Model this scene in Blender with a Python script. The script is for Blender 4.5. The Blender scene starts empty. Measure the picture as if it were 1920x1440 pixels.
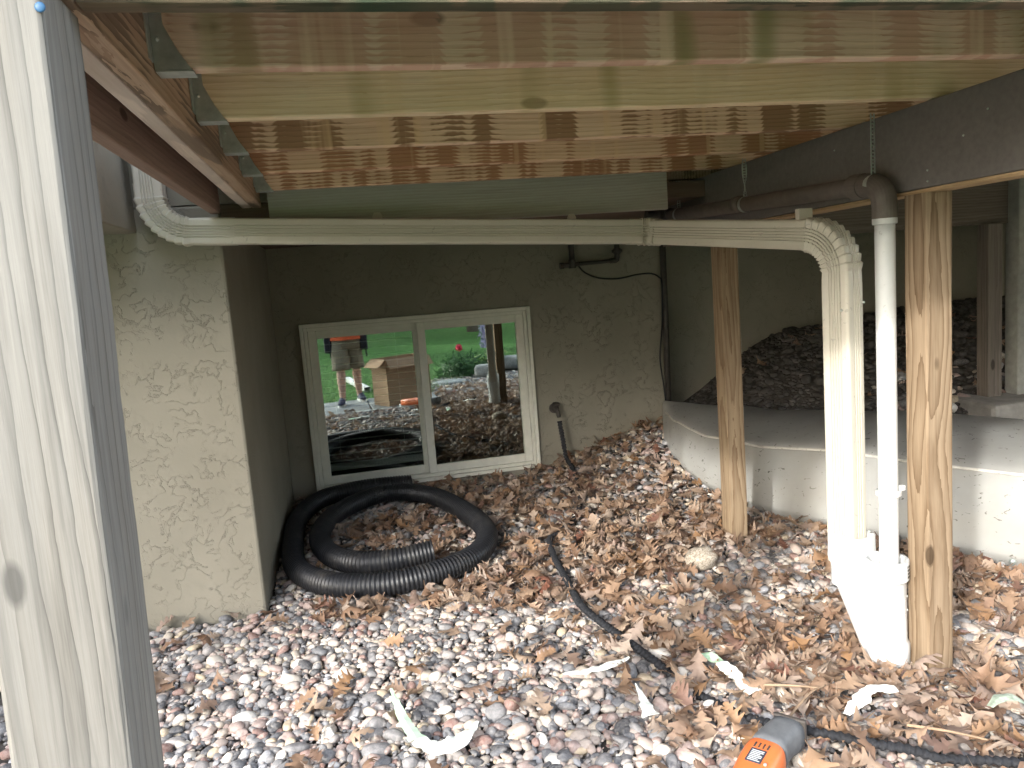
import bpy, bmesh, math, random
import numpy as np
from mathutils import Vector, Matrix, Euler
from mathutils.noise import noise as pnoise

random.seed(7); rng = np.random.default_rng(7)
SC = bpy.context.scene
COL = SC.collection
R = math.radians

# ------------------------------------------------------------------ camera
cam_d = bpy.data.cameras.new('camera'); cam = bpy.data.objects.new('camera', cam_d); COL.objects.link(cam)
FPX = 1442.0
cam_d.sensor_fit = 'HORIZONTAL'; cam_d.sensor_width = 36.0; cam_d.lens = FPX / 1920 * 36.0
cam_d.clip_start = 0.02; cam_d.clip_end = 500
def _dir(x, y): return Vector((x - 960, 720 - y, -FPX))
Yc = _dir(645, 557).normalized()
Zc = _dir(1645, 557 - 76.5).cross(Yc).normalized()
if Zc.y < 0: Zc = -Zc
Xc = Yc.cross(Zc).normalized()
rot = Matrix((Xc, Yc, Zc))
CAM = Vector((0, 0, 1.30))
cam.matrix_world = Matrix.Translation(CAM) @ rot.to_4x4()
SC.camera = cam

# ------------------------------------------------------------------ world, sun, exposure
EL, AZ = R(23), R(47)
w = bpy.data.worlds.new('World'); SC.world = w; w.use_nodes = True
nt = w.node_tree; nt.nodes.clear()
sky = nt.nodes.new('ShaderNodeTexSky'); sky.sky_type = 'NISHITA'; sky.sun_disc = False
sky.sun_elevation = EL; sky.sun_rotation = R(180) + AZ
sky.air_density = 1.0; sky.dust_density = 1.6; sky.ozone_density = 0.6
bg = nt.nodes.new('ShaderNodeBackground'); bg.inputs['Strength'].default_value = 0.15
wo = nt.nodes.new('ShaderNodeOutputWorld')
hsv = nt.nodes.new('ShaderNodeHueSaturation'); hsv.inputs['Saturation'].default_value = 0.5
nt.links.new(sky.outputs[0], hsv.inputs['Color']); nt.links.new(hsv.outputs[0], bg.inputs[0]); nt.links.new(bg.outputs[0], wo.inputs[0])
sd = bpy.data.lights.new('sun', 'SUN'); sun = bpy.data.objects.new('sun', sd); COL.objects.link(sun)
sd.energy = 0.5; sd.angle = R(2.5); sd.color = (1.0, 0.985, 0.955)
sdir = Vector((math.sin(AZ) * math.cos(EL), math.cos(AZ) * math.cos(EL), -math.sin(EL)))
sun.rotation_euler = sdir.to_track_quat('-Z', 'Y').to_euler()
SC.view_settings.view_transform = 'Standard'; SC.view_settings.look = 'None'
SC.view_settings.exposure = 3.2; SC.view_settings.gamma = 1.0

# ------------------------------------------------------------------ object helpers
def tag(o, label=None, cat=None, group=None, kind=None):
    if label: o['label'] = label
    if cat: o['category'] = cat
    if group: o['group'] = group
    if kind: o['kind'] = kind
    return o
def thing(name, label, cat, loc=(0, 0, 0), rz=0, group=None):
    o = bpy.data.objects.new(name, None); COL.objects.link(o)
    o.location = loc; o.rotation_euler = (0, 0, rz); o.empty_display_size = 0.1
    return tag(o, label, cat, group)
def wloc(o):
    v = Vector((0, 0, 0))
    while o: v += o.location; o = o.parent
    return v
def part(name, bm, m, parent=None, smooth=False, label=None, local=False, base=None):
    """link a bmesh (world coordinates) as ONE mesh object"""
    bmesh.ops.recalc_face_normals(bm, faces=bm.faces)
    off = Vector((0, 0, 0))
    if not local:
        if base: off = Vector(base)
        else:
            co = [v.co for v in bm.verts]
            off = Vector([(min(c[i] for c in co) + max(c[i] for c in co)) / 2 for i in range(3)]) if parent else off
        if off.length: bmesh.ops.translate(bm, verts=bm.verts, vec=-off)
    me = bpy.data.meshes.new(name); bm.to_mesh(me); bm.free()
    if smooth:
        for p in me.polygons: p.use_smooth = True
    me.materials.append(m)
    o = bpy.data.objects.new(name, me); COL.objects.link(o)
    if parent:
        o.parent = parent
        if not local: o.location = off - wloc(parent)
    elif base and not local: o.location = base
    if label: o['label'] = label
    return o
def copytree(o, parent=None):
    c = o.copy(); COL.objects.link(c); c.parent = parent
    for ch in list(o.children): copytree(ch, c)
    return c
def npmesh(name, V, F, m, smooth=True):
    me = bpy.data.meshes.new(name)
    k = F.shape[1]
    me.vertices.add(len(V)); me.vertices.foreach_set('co', V.astype(np.float32).ravel())
    me.loops.add(F.size); me.loops.foreach_set('vertex_index', F.astype(np.int32).ravel())
    me.polygons.add(len(F)); me.polygons.foreach_set('loop_start', np.arange(0, F.size, k, dtype=np.int32))
    me.polygons.foreach_set('use_smooth', np.full(len(F), smooth))
    me.update(calc_edges=True); me.materials.append(m)
    o = bpy.data.objects.new(name, me); COL.objects.link(o)
    return o

# ------------------------------------------------------------------ geometry helpers
def NB(): return bmesh.new()
def box(bm, lo, hi, bev=0.0, mtx=None):
    r = bmesh.ops.create_cube(bm, size=1.0); vs = r['verts']
    c = [(a + b) / 2 for a, b in zip(lo, hi)]; s = [abs(b - a) for a, b in zip(lo, hi)]
    for v in vs: v.co = Vector((c[0] + v.co.x * s[0], c[1] + v.co.y * s[1], c[2] + v.co.z * s[2]))
    if bev > 0:
        es = list({e for v in vs for e in v.link_edges})
        n0 = set(bm.verts)
        r2 = bmesh.ops.bevel(bm, geom=es, offset=bev, segments=2, affect='EDGES', profile=0.5)
        vs = list(set(r2['verts']) | {v for v in vs if v.is_valid})
    if mtx is not None: bmesh.ops.transform(bm, matrix=mtx, verts=[v for v in vs if v.is_valid])
    return vs
def lumber(bm, lo, hi, axis, bev=0.004, seg=0.06, amp=0.0012):
    """a bevelled board cut into short lengths along its axis, faintly crooked"""
    n = max(2, int((hi[axis] - lo[axis]) / seg)); o = [i for i in range(3) if i != axis]
    a0, a1, b0, b1 = lo[o[0]], hi[o[0]], lo[o[1]], hi[o[1]]; e = bev
    pr = [(a0 + e, b0), (a1 - e, b0), (a1 - e * .3, b0 + e * .3), (a1, b0 + e), (a1, b1 - e), (a1 - e * .3, b1 - e * .3), (a1 - e, b1), (a0 + e, b1), (a0 + e * .3, b1 - e * .3), (a0, b1 - e), (a0, b0 + e), (a0 + e * .3, b0 + e * .3)]
    loops = []; sd_ = random.uniform(0, 99)
    for k in range(n + 1):
        t = lo[axis] + (hi[axis] - lo[axis]) * k / n
        da = amp * pnoise(Vector((t * 3, sd_, 0))); db = amp * pnoise(Vector((t * 3, sd_, 9)))
        L = []
        for i, (a, b) in enumerate(pr):
            j = amp * .5 * pnoise(Vector((t * 14, i * 3.1, sd_)))
            v = [0, 0, 0]; v[axis] = t; v[o[0]] = a + da + j; v[o[1]] = b + db + j; L.append(bm.verts.new(v))
        loops.append(L)
    N = len(pr)
    for A, B in zip(loops, loops[1:]):
        for i in range(N): bm.faces.new((A[i], A[(i + 1) % N], B[(i + 1) % N], B[i]))
    bm.faces.new(loops[0]); bm.faces.new(loops[-1])
def loft(bm, loops, closed=True, cap0=True, cap1=True):
    L = [[bm.verts.new(p) for p in lp] for lp in loops]; N = len(L[0])
    for A, B in zip(L, L[1:]):
        for i in range(N if closed else N - 1): bm.faces.new((A[i], A[(i + 1) % N], B[(i + 1) % N], B[i]))
    if closed and cap0: bm.faces.new(L[0])
    if closed and cap1: bm.faces.new(L[-1])
    return L
def sweep(bm, st, prof, cap0=True, cap1=True):
    return loft(bm, [[P + A * a + B * b for a, b in prof] for P, A, B in st], True, cap0, cap1)
def catmull(pts, step):
    P = [Vector(p) for p in pts]; P = [P[0] * 2 - P[1]] + P + [P[-1] * 2 - P[-2]]; out = []
    for i in range(1, len(P) - 2):
        p0, p1, p2, p3 = P[i - 1:i + 3]; n = max(2, int((p2 - p1).length / step))
        for k in range(n):
            t = k / n
            out.append(0.5 * (2 * p1 + (p2 - p0) * t + (2 * p0 - 5 * p1 + 4 * p2 - p3) * t * t + (3 * p1 - p0 - 3 * p2 + p3) * t ** 3))
    out.append(P[-2]); return out
def resample(pts, step):
    out = [pts[0]]; acc = 0.0
    for a, b in zip(pts, pts[1:]):
        d = (b - a).length; pos = step - acc
        while pos <= d and d > 0: out.append(a.lerp(b, pos / d)); pos += step
        acc = d - (pos - step)
    return out
def frames(pts):
    fr = []; up = Vector((0, 0, 1)); T0 = (pts[1] - pts[0]).normalized()
    if abs(T0.z) > .95: up = Vector((0, 1, 0))
    A = T0.cross(up).normalized()
    for i in range(len(pts)):
        T = (pts[min(i + 1, len(pts) - 1)] - pts[max(i - 1, 0)]).normalized()
        A = (A - T * A.dot(T)).normalized(); fr.append((T, A, T.cross(A)))
    return fr
def tube(bm, pts, r, n=12, cap0=True, cap1=True):
    pts = [Vector(p) for p in pts]; fr = frames(pts); rr = r if isinstance(r, (list, tuple)) else [r] * len(pts)
    return loft(bm, [[p + (A * math.cos(2 * math.pi * k / n) + B * math.sin(2 * math.pi * k / n)) * q for k in range(n)] for p, (T, A, B), q in zip(pts, fr, rr)], True, cap0, cap1)
def lathe(bm, c, prof, n=32):
    return loft(bm, [[Vector((c[0] + r * math.cos(2 * math.pi * k / n), c[1] + r * math.sin(2 * math.pi * k / n), z)) for k in range(n)] for r, z in prof], True, False, False)
def smooth01(a, b, x):
    t = min(1, max(0, (x - a) / (b - a))); return t * t * (3 - 2 * t)

# ------------------------------------------------------------------ material helpers
class M:
    def __init__(s, name, rough=.6, spec=.4, metal=0.0, color=(.5, .5, .5)):
        s.m = bpy.data.materials.new(name); s.m.use_nodes = True; s.t = s.m.node_tree; s.b = s.t.nodes['Principled BSDF']
        s.b.inputs['Roughness'].default_value = rough; s.b.inputs['Specular IOR Level'].default_value = spec
        s.b.inputs['Metallic'].default_value = metal; s.b.inputs['Base Color'].default_value = (*color, 1)
        s.tc = None
    def n(s, ty, **k):
        d = s.t.nodes.new('ShaderNode' + ty)
        for a, v in k.items():
            if a.startswith('i_'):
                key = a[2:]; key = int(key) if key.isdigit() else key.replace('_', ' ')
                s.set(d.inputs[key], v)
            else: setattr(d, a, v)
        return d
    def set(s, sock, v):
        if isinstance(v, bpy.types.NodeSocket): s.t.links.new(v, sock)
        elif isinstance(v, (tuple, list)) and len(v) == 3 and sock.type == 'RGBA': sock.default_value = (*v, 1)
        else: sock.default_value = v
    def coord(s, rnd=True):
        if s.tc is None:
            c = s.n('TexCoord').outputs['Object']
            if rnd:
                r = s.n('ObjectInfo').outputs['Random']
                m_ = s.n('Math', operation='MULTIPLY', i_0=r, i_1=23.0).outputs[0]
                cx = s.n('CombineXYZ', i_0=m_, i_1=m_, i_2=m_).outputs[0]
                c = (c, cx)
            s.tc = c
        return s.tc
    def raw(s): 
        c = s.coord(); return c[0] if isinstance(c, tuple) else c
    def sc(s, x, y, z, rnd=True):
        c = s.coord(); off = None
        if isinstance(c, tuple): c, off = c
        v = s.n('VectorMath', operation='MULTIPLY', i_0=c, i_1=(x, y, z)).outputs[0]
        if off is not None and rnd: v = s.n('VectorMath', operation='ADD', i_0=v, i_1=off).outputs[0]
        return v
    def noise(s, v, scale=1, detail=3, rough=.5, dist=0): return s.n('TexNoise', i_Vector=v, i_Scale=scale, i_Detail=detail, i_Roughness=rough, i_Distortion=dist).outputs['Fac']
    def mr(s, f, a, b, c=0.0, d=1.0): return s.n('MapRange', i_0=f, i_1=a, i_2=b, i_3=c, i_4=d).outputs[0]
    def math(s, op, a, b=0.0): return s.n('Math', operation=op, i_0=a, i_1=b).outputs[0]
    def mix(s, f, a, b, blend='MIX'):
        d = s.t.nodes.new('ShaderNodeMix'); d.data_type = 'RGBA'; d.blend_type = blend
        s.set(d.inputs[0], f); s.set(d.inputs[6], a); s.set(d.inputs[7], b); return d.outputs[2]
    def ramp(s, f, stops, interp='LINEAR'):
        d = s.t.nodes.new('ShaderNodeValToRGB'); s.set(d.inputs[0], f); e = d.color_ramp.elements; d.color_ramp.interpolation = interp
        while len(e) < len(stops): e.new(.5)
        for i, (p, c) in enumerate(stops): e[i].position = p; e[i].color = (*c, 1)
        return d.outputs[0]
    def col(s, c): s.set(s.b.inputs['Base Color'], c); return s
    def rough(s, c): s.set(s.b.inputs['Roughness'], c); return s
    def bump(s, h, strength=.3, dist=.01, prev=None):
        d = s.n('Bump', i_Strength=strength, i_Distance=dist, i_Height=h)
        if prev is not None: s.set(d.inputs['Normal'], prev)
        s.set(s.b.inputs['Normal'], d.outputs[0]); return d.outputs[0]

def wood(name, axis, light, dark, ring=26, rd=6.0, stain=None, stain_amt=.5, sfreq=(9, .7), green=None, green_amt=.0, pale=None, pale_amt=0.0, grey=None, grey_amt=0.0, center=(.035, -.025), contrast=.85, rough=.85, wobble=.05, wfreq=.6, gpow=2.2):
    a = M(name, rough=rough, spec=.12)
    ax = 'XYZ'[axis]; st = [1, 1, 1]; st[axis] = .10
    ofs = [0, 0, 0]; o = [i for i in range(3) if i != axis]; ofs[o[0]], ofs[o[1]] = center
    raw = a.raw()
    v = a.n('VectorMath', operation='MULTIPLY', i_0=raw, i_1=tuple(st)).outputs[0]
    v = a.n('VectorMath', operation='ADD', i_0=v, i_1=tuple(ofs)).outputs[0]
    lo = a.sc(*[wfreq if i == axis else 2.2 for i in range(3)])
    wob = a.n('TexNoise', i_Vector=lo, i_Scale=1.6, i_Detail=1.5).outputs['Color']
    wob = a.n('VectorMath', operation='SUBTRACT', i_0=wob, i_1=(.5, .5, .5)).outputs[0]
    wob = a.n('VectorMath', operation='SCALE', i_0=wob, i_3=.075).outputs[0] if False else a.n('VectorMath', operation='MULTIPLY', i_0=wob, i_1=(wobble, wobble, wobble)).outputs[0]
    v = a.n('VectorMath', operation='ADD', i_0=v, i_1=wob).outputs[0]
    wv = a.n('TexWave', wave_type='RINGS', rings_direction=ax, wave_profile='SAW', i_Vector=v, i_Scale=ring, i_Distortion=rd * .35, i_Detail=2.0, i_Detail_Scale=6.0).outputs['Fac']
    g = a.math('POWER', wv, gpow)
    fib = a.noise(a.sc(*[6 if i == axis else 260 for i in range(3)]), 1, 3, .6)
    c = a.mix(a.math('MULTIPLY', g, contrast), light, dark)
    c = a.mix(a.mr(fib, .35, .65, 0, .4), c, tuple(x * .6 for x in light), 'MIX')
    fib2 = a.noise(a.sc(*[2.2 if i == axis else 75 for i in range(3)]), 1, 4, .65)
    c = a.mix(a.mr(fib2, .48, .66, 0, .5), c, tuple(x * .8 for x in dark))
    var = a.noise(a.sc(*[1.2 if i == axis else 9 for i in range(3)]), 1, 3)
    c = a.mix(a.mr(var, .35, .75, 0, .35), c, dark)
    # knots
    vo = a.n('TexVoronoi', feature='F1', i_Vector=a.sc(*[3.2 if i == axis else 7.5 for i in range(3)]), i_Scale=1.0)
    kn = a.mr(vo.outputs['Distance'], .085, .125, 1, 0)
    c = a.mix(a.math('MULTIPLY', kn, .85), c, tuple(x * .38 for x in dark))
    if stain:
        # water streaks running down the face of the board, with edges that follow the grain
        s1 = a.noise(a.sc(*[sfreq[0] if i == axis else sfreq[1] for i in range(3)]), 1, 2.5, .55)
        s1 = a.math('ADD', s1, a.math('MULTIPLY', a.math('SUBTRACT', wv, .5), .11))
        f = a.mr(s1, .485, .525, 0, stain_amt)
        c = a.mix(f, c, a.mix(g, stain, tuple(x * .7 for x in stain)))
    if pale:
        s2 = a.noise(a.sc(*[17 if i == axis else .5 for i in range(3)]), 1.3, 2)
        c = a.mix(a.mr(s2, .60, .68, 0, pale_amt), c, pale)
    if green:
        s3 = a.noise(a.sc(*[5 if i == axis else 1.1 for i in range(3)]), 1.1, 1.5)
        c = a.mix(a.mr(s3, .58, .68, 0, green_amt), c, green)
    if grey:
        s4 = a.noise(a.sc(*[1.5 if i == axis else 14 for i in range(3)]), 1, 4, .6)
        c = a.mix(a.mr(s4, .35, .6, grey_amt * .3, grey_amt), c, grey)
    a.col(c)
    b1 = a.bump(a.math('SUBTRACT', a.math('MULTIPLY', fib, .5), g), .35, .0025)
    return a.m

W_LEFTPOST = wood('weathered_post_wood', 2, (.225, .21, .185), (.075, .066, .056), ring=15, rd=3, grey=(.24, .24, .23), grey_amt=.4, contrast=.95, center=(.02, .085), wobble=.06, wfreq=.8, gpow=7)
W_POST = wood('new_pine_post', 2, (.30, .225, .15), (.125, .08, .045), ring=20, rd=4, contrast=1.0, center=(.015, .01), wobble=.085, wfreq=1.0)
W_POST2 = wood('pine_post', 2, (.32, .24, .155), (.145, .09, .052), ring=20, rd=5, contrast=.95, center=(.01, .02), wobble=.075, wfreq=1.0)
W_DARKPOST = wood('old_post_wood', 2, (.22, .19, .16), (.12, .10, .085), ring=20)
W_J = [
 wood('joist_mossy', 0, (.72, .56, .42), (.48, .33, .23), ring=24, stain=(.47, .27, .19), stain_amt=.6, pale=(.68, .53, .38), pale_amt=.6, green=(.20, .21, .08), green_amt=.8, gpow=3.2, contrast=1.0, wobble=.07),
 wood('joist_yellow', 0, (.82, .69, .47), (.58, .43, .26), ring=22, green=(.30, .26, .10), green_amt=.6, stain=(.66, .50, .28), stain_amt=.3, gpow=3.2, contrast=1.0, wobble=.07),
 wood('joist_red', 0, (.80, .60, .42), (.55, .36, .23), ring=24, stain=(.27, .15, .08), stain_amt=.85, pale=(.70, .50, .30), pale_amt=.55, gpow=3.2, contrast=1.0, wobble=.07),
 wood('joist_orange', 0, (.80, .58, .39), (.54, .33, .20), ring=24, stain=(.36, .17, .085), stain_amt=.85, pale=(.70, .50, .30), pale_amt=.45, gpow=3.2, contrast=1.0, wobble=.07),
]
W_LEDGER = wood('ledger_grey_green', 0, (.46, .44, .37), (.31, .29, .24), ring=26, grey=(.40, .385, .345), grey_amt=.45, contrast=1.0, center=(.03, -.09))
W_BEAM = wood('beam_pale_wood', 1, (.66, .54, .43), (.44, .32, .24), ring=18, rd=8, grey=(.66, .59, .52), grey_amt=.5, contrast=.5, stain=(.34, .26, .20), stain_amt=.75, sfreq=(2.2, 11))
W_RIM = wood('rim_stained_wood', 1, (.46, .34, .24), (.30, .20, .13), ring=20, stain=(.18, .135, .10), stain_amt=.8, sfreq=(1.8, 9))
W_RIMPALE = wood('strip_wood', 1, (.50, .37, .22), (.30, .20, .11), ring=22, center=(.1, .08))
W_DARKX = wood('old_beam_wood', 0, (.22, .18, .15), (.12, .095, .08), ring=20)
W_OUTER = wood('outer_board_brown', 1, (.33, .235, .19), (.21, .14, .11), ring=22, contrast=.7)
W_DECK = wood('deck_boards', 1, (.64, .52, .38), (.46, .34, .23), ring=20)
W_FRONT = wood('front_rim_wood', 0, (.17, .13, .09), (.10, .075, .05), ring=22, green=(.03, .05, .03), green_amt=.95, stain=(.06, .07, .045), stain_amt=.7)

def stucco():
    a = M('trowelled_stucco', rough=.85, spec=.2)
    c = a.tc = a.n('TexCoord').outputs['Object']
    w1 = a.n('TexNoise', i_Vector=c, i_Scale=5.0, i_Detail=2.0).outputs['Color']
    w1 = a.n('VectorMath', operation='MULTIPLY', i_0=w1, i_1=(.16, .16, .16)).outputs[0]
    v = a.n('VectorMath', operation='ADD', i_0=c, i_1=w1).outputs[0]
    n1 = a.noise(v, 13, 5, .6)
    ridge = a.mr(a.math('ABSOLUTE', a.math('SUBTRACT', n1, .5)), 0, .014, 1, 0)
    mask = a.mr(a.noise(c, 7.5, 3, .6), .42, .58, 0, 1)
    n2 = a.mr(n1, .47, .56, 0, 1)
    h = a.math('ADD', a.math('MULTIPLY', ridge, mask), a.math('MULTIPLY', n2, a.math('MULTIPLY', mask, .35)))
    fine = a.noise(c, 90, 3, .6)
    h = a.math('ADD', h, a.math('MULTIPLY', fine, .12))
    col = a.mix(a.mr(a.noise(c, 1.7, 4, .6), .35, .65), (.262, .243, .196), (.222, .205, .163))
    col = a.mix(a.mr(a.noise(c, 14, 5, .7), .60, .78, 0, .35), col, (.25, .24, .19))
    a.col(col); a.bump(h, .75, .004); return a.m
STUCCO = stucco()
def plain(name, col, rough=.5, spec=.4, metal=0, var=.15, scale=20, bump=0.0, bs=60):
    a = M(name, rough, spec, metal); a.tc = a.n('TexCoord').outputs['Object']
    f = a.noise(a.tc, scale, 4, .6)
    a.col(a.mix(a.mr(f, .3, .7), tuple(x * (1 - var) for x in col), tuple(min(1, x * (1 + var)) for x in col)))
    if bump: a.bump(a.noise(a.tc, bs, 4, .6), bump, .004)
    return a.m
def dirty(name, col, dirt, rough=.4, amt=.5, spec=.45, s1=7, s2=40):
    a = M(name, rough, spec); a.tc = a.n('TexCoord').outputs['Object']
    f = a.mr(a.noise(a.tc, s1, 6, .7), .5, .75, 0, amt)
    c = a.mix(f, col, dirt)
    g = a.mr(a.noise(a.tc, s2, 2, .5, 1.5), .68, .73, 0, amt * 1.3)
    a.col(a.mix(g, c, tuple(x * .35 for x in dirt))); a.bump(a.noise(a.tc, 30, 3), .05, .004); return a.m
DOWNSPOUT = dirty('cream_aluminium', (.50, .47, .395), (.37, .345, .28), .35, .25)
PVC = dirty('white_pvc', (.56, .575, .57), (.42, .43, .41), .28, .25, s1=9, s2=60)
BROWN_PAINT = plain('dark_brown_paint', (.15, .138, .13), .55, .35, var=.12, scale=60, bump=.08, bs=180)
BROWN_PIPE = plain('brown_pipe_paint', (.115, .097, .085), .5, .4, var=.2, scale=25, bump=.15, bs=50)
GALV = plain('galvanised_steel', (.42, .46, .43), .45, .5, .6, var=.2, scale=30)
HOSEBLACK = dirty('black_corrugated_plastic', (.015, .016, .019), (.10, .092, .08), .45, .45, s1=11, s2=70)
FABRIC = plain('black_hose_fabric', (.022, .023, .026), .8, .3, var=.4, scale=160, bump=.4, bs=300)
BLACKIRON = plain('dark_iron', (.05, .043, .038), .55, .4, var=.3)
FRAME = plain('almond_vinyl', (.64, .63, .55), .45, .4, var=.06)
BLIND = plain('blind_slats', (.85, .84, .80), .5, .3, var=.05)
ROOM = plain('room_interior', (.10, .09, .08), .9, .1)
CONCRETE = plain('concrete', (.30, .285, .26), .9, .2, var=.25, scale=9, bump=.4)
SLAB = plain('dark_stone_slab', (.26, .27, .265), .7, .3, var=.25, scale=5, bump=.2)
CARD = plain('cardboard', (.40, .265, .165), .8, .2, var=.07, scale=4)
PAPER = plain('white_paper', (.80, .82, .74), .6, .3, var=.04)
GREENPAPER = plain('pale_green_paper', (.52, .72, .50), .6, .3, var=.12, scale=12)
ORANGE = plain('orange_plastic', (.66, .155, .045), .38, .5, var=.06)
GREYRUB = plain('grey_rubber', (.105, .11, .115), .6, .3, var=.2, scale=40, bump=.1)
TWIG = plain('twig_bark', (.27, .19, .125), .8, .2, var=.3)
SKIN = plain('skin', (.52, .33, .25), .5, .4, var=.06)
KHAKI = plain('khaki_cloth', (.20, .175, .125), .85, .2, var=.2, scale=30, bump=.4, bs=25)
ORANGECLOTH = plain('orange_shirt', (.62, .12, .045), .8, .2, var=.1)
NAVY = plain('navy_shoe', (.035, .04, .075), .7, .3, var=.4, scale=60)
SOLE = plain('white_sole', (.7, .7, .68), .6, .3)
POUCH = plain('black_pouch', (.02, .022, .03), .7, .3, var=.4)
STONEBLOCK = plain('grey_wall_stone', (.27, .27, .26), .9, .2, var=.35, scale=8, bump=.6)
def boatmat():
    a = M('cream_boat_plastic', .33, .5); a.tc = a.n('TexCoord').outputs['Object']
    c = a.mix(a.mr(a.noise(a.tc, 3, 4, .6), .35, .7), (.335, .335, .315), (.265, .262, .245))
    s_ = a.noise(a.n('VectorMath', operation='MULTIPLY', i_0=a.tc, i_1=(30, 30, 55)).outputs[0], 1, 2, .5, 1.0)
    c = a.mix(a.mr(s_, .67, .70, 0, .85), c, (.06, .05, .04))
    big = a.mr(a.noise(a.tc, 1.4, 5, .7), .5, .7, 0, .35)
    a.col(a.mix(big, c, (.33, .31, .26))); a.bump(a.noise(a.tc, 4, 3), .1, .01); return a.m
BOAT = boatmat()
def granite():
    a = M('granite', .75, .3); a.tc = a.n('TexCoord').outputs['Object']
    f = a.noise(a.tc, 130, 3, .7)
    a.col(a.ramp(f, [(.3, (.10, .085, .07)), (.45, (.30, .25, .19)), (.55, (.42, .37, .30)), (.7, (.55, .50, .43))])); a.bump(f, .5, .004); return a.m
GRANITE = granite()
def gravelmat():
    a = M('river_gravel', .6, .35)
    rp = a.n('NewGeometry').outputs['Random Per Island']
    stops = [(0, (.06, .062, .068)), (.11, (.125, .13, .14)), (.23, (.20, .195, .195)), (.33, (.29, .265, .25)), (.41, (.32, .235, .205)), (.50, (.39, .325, .28)),
             (.59, (.43, .34, .285)), (.66, (.23, .13, .105)), (.71, (.47, .40, .32)), (.79, (.56, .50, .425)), (.86, (.45, .36, .245)), (.90, (.34, .34, .35)), (.94, (.36, .265, .235)), (.97, (.70, .66, .59))]
    c = a.ramp(rp, stops, 'CONSTANT')
    a.tc = a.n('TexCoord').outputs['Object']
    f = a.noise(a.tc, 110, 4, .65)
    c = a.mix(a.mr(f, .35, .7, 0, .55), c, a.mix(.5, c, (.62, .57, .52)))
    f2 = a.noise(a.tc, 35, 3, .6, 1.0)
    a.col(a.mix(a.mr(f2, .5, .75, 0, .5), c, a.mix(.75, c, (.03, .03, .03)))); a.bump(f, .25, .003); return a.m
GRAVEL = gravelmat()
def leafmat():
    a = M('dry_oak_leaf', .55, .3)
    rp = a.n('NewGeometry').outputs['Random Per Island']
    c = a.ramp(rp, [(0, (.22, .135, .088)), (.18, (.31, .20, .13)), (.34, (.39, .29, .21)), (.50, (.16, .098, .068)), (.62, (.38, .305, .25)), (.72, (.31, .175, .085)), (.86, (.46, .37, .295)), (.94, (.25, .175, .14)), (1, (.21, .09, .06))])
    a.tc = a.n('TexCoord').outputs['Object']
    f = a.noise(a.tc, 45, 4, .6)
    c = a.mix(a.mr(f, .3, .7, 0, .4), c, a.mix(.6, c, (.10, .055, .03)))
    a.col(c); a.bump(a.noise(a.tc, 90, 3), .3, .003)
    tr = a.n('BsdfTranslucent', i_Color=c); mx = a.n('MixShader', i_0=.2, i_1=a.b.outputs[0], i_2=tr.outputs[0])
    a.t.links.new(mx.outputs[0], a.t.nodes['Material Output'].inputs[0]); return a.m
LEAF = leafmat()
def greens(name, cols):
    a = M(name, .5, .3); rp = a.n('NewGeometry').outputs['Random Per Island']
    c = a.ramp(rp, [(i / (len(cols) - 1), q) for i, q in enumerate(cols)]); a.col(c)
    tr = a.n('BsdfTranslucent', i_Color=c); mx = a.n('MixShader', i_0=.3, i_1=a.b.outputs[0], i_2=tr.outputs[0])
    a.t.links.new(mx.outputs[0], a.t.nodes['Material Output'].inputs[0]); return a.m
GRASS = greens('grass_blades', [(.07, .15, .06), (.10, .20, .075), (.13, .23, .09), (.20, .25, .13)])
PEONY = greens('shrub_leaves', [(.025, .07, .025), (.045, .11, .035), (.06, .14, .05)])
HOSTA = greens('hosta_leaves', [(.10, .22, .05), (.20, .33, .10), (.42, .48, .22)])
RED = plain('red_petals', (.62, .03, .07), .5, .3)
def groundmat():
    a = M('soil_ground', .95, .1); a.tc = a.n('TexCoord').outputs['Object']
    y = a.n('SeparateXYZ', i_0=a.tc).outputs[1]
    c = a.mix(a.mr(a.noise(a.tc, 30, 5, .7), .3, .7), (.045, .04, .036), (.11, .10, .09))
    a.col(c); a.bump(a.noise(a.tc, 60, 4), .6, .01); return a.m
SOIL = groundmat()
LAWN = plain('lawn_soil', (.09, .19, .05), .9, .1, var=.4, scale=6)
def glassmat():
    a = M('window_glass'); a.t.nodes.remove(a.b)
    tr = a.n('BsdfTransparent', i_Color=(.8, .83, .82)); gl = a.n('BsdfGlossy', i_Color=(.92, 1.0, .96), i_Roughness=.0)
    fr = a.n('Fresnel', i_IOR=1.5).outputs[0]
    f = a.n('Math', operation='MULTIPLY_ADD', i_0=fr, i_1=1.0, i_2=.23).outputs[0]
    mx = a.n('MixShader', i_0=f, i_1=tr.outputs[0], i_2=gl.outputs[0])
    a.t.links.new(mx.outputs[0], a.t.nodes['Material Output'].inputs[0]); return a.m
GLASS = glassmat()

# ------------------------------------------------------------------ ground
def gz(x, y):
    s = .25 * smooth01(1.0, 2.2, x) + .55 * smooth01(2.1, 3.3, x) + .1 * smooth01(3.3, 4.5, x)
    y0 = 3.1 if x > 2.6 else 3.1 + (2.6 - x) * .75
    r_ = smooth01(y0, 5.05, y)
    return s * r_ - .15 * smooth01(1.55, .85, y) * 1.0 - .01
def gza(x, y): return np.array([gz(a, b) for a, b in zip(x, y)])

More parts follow.
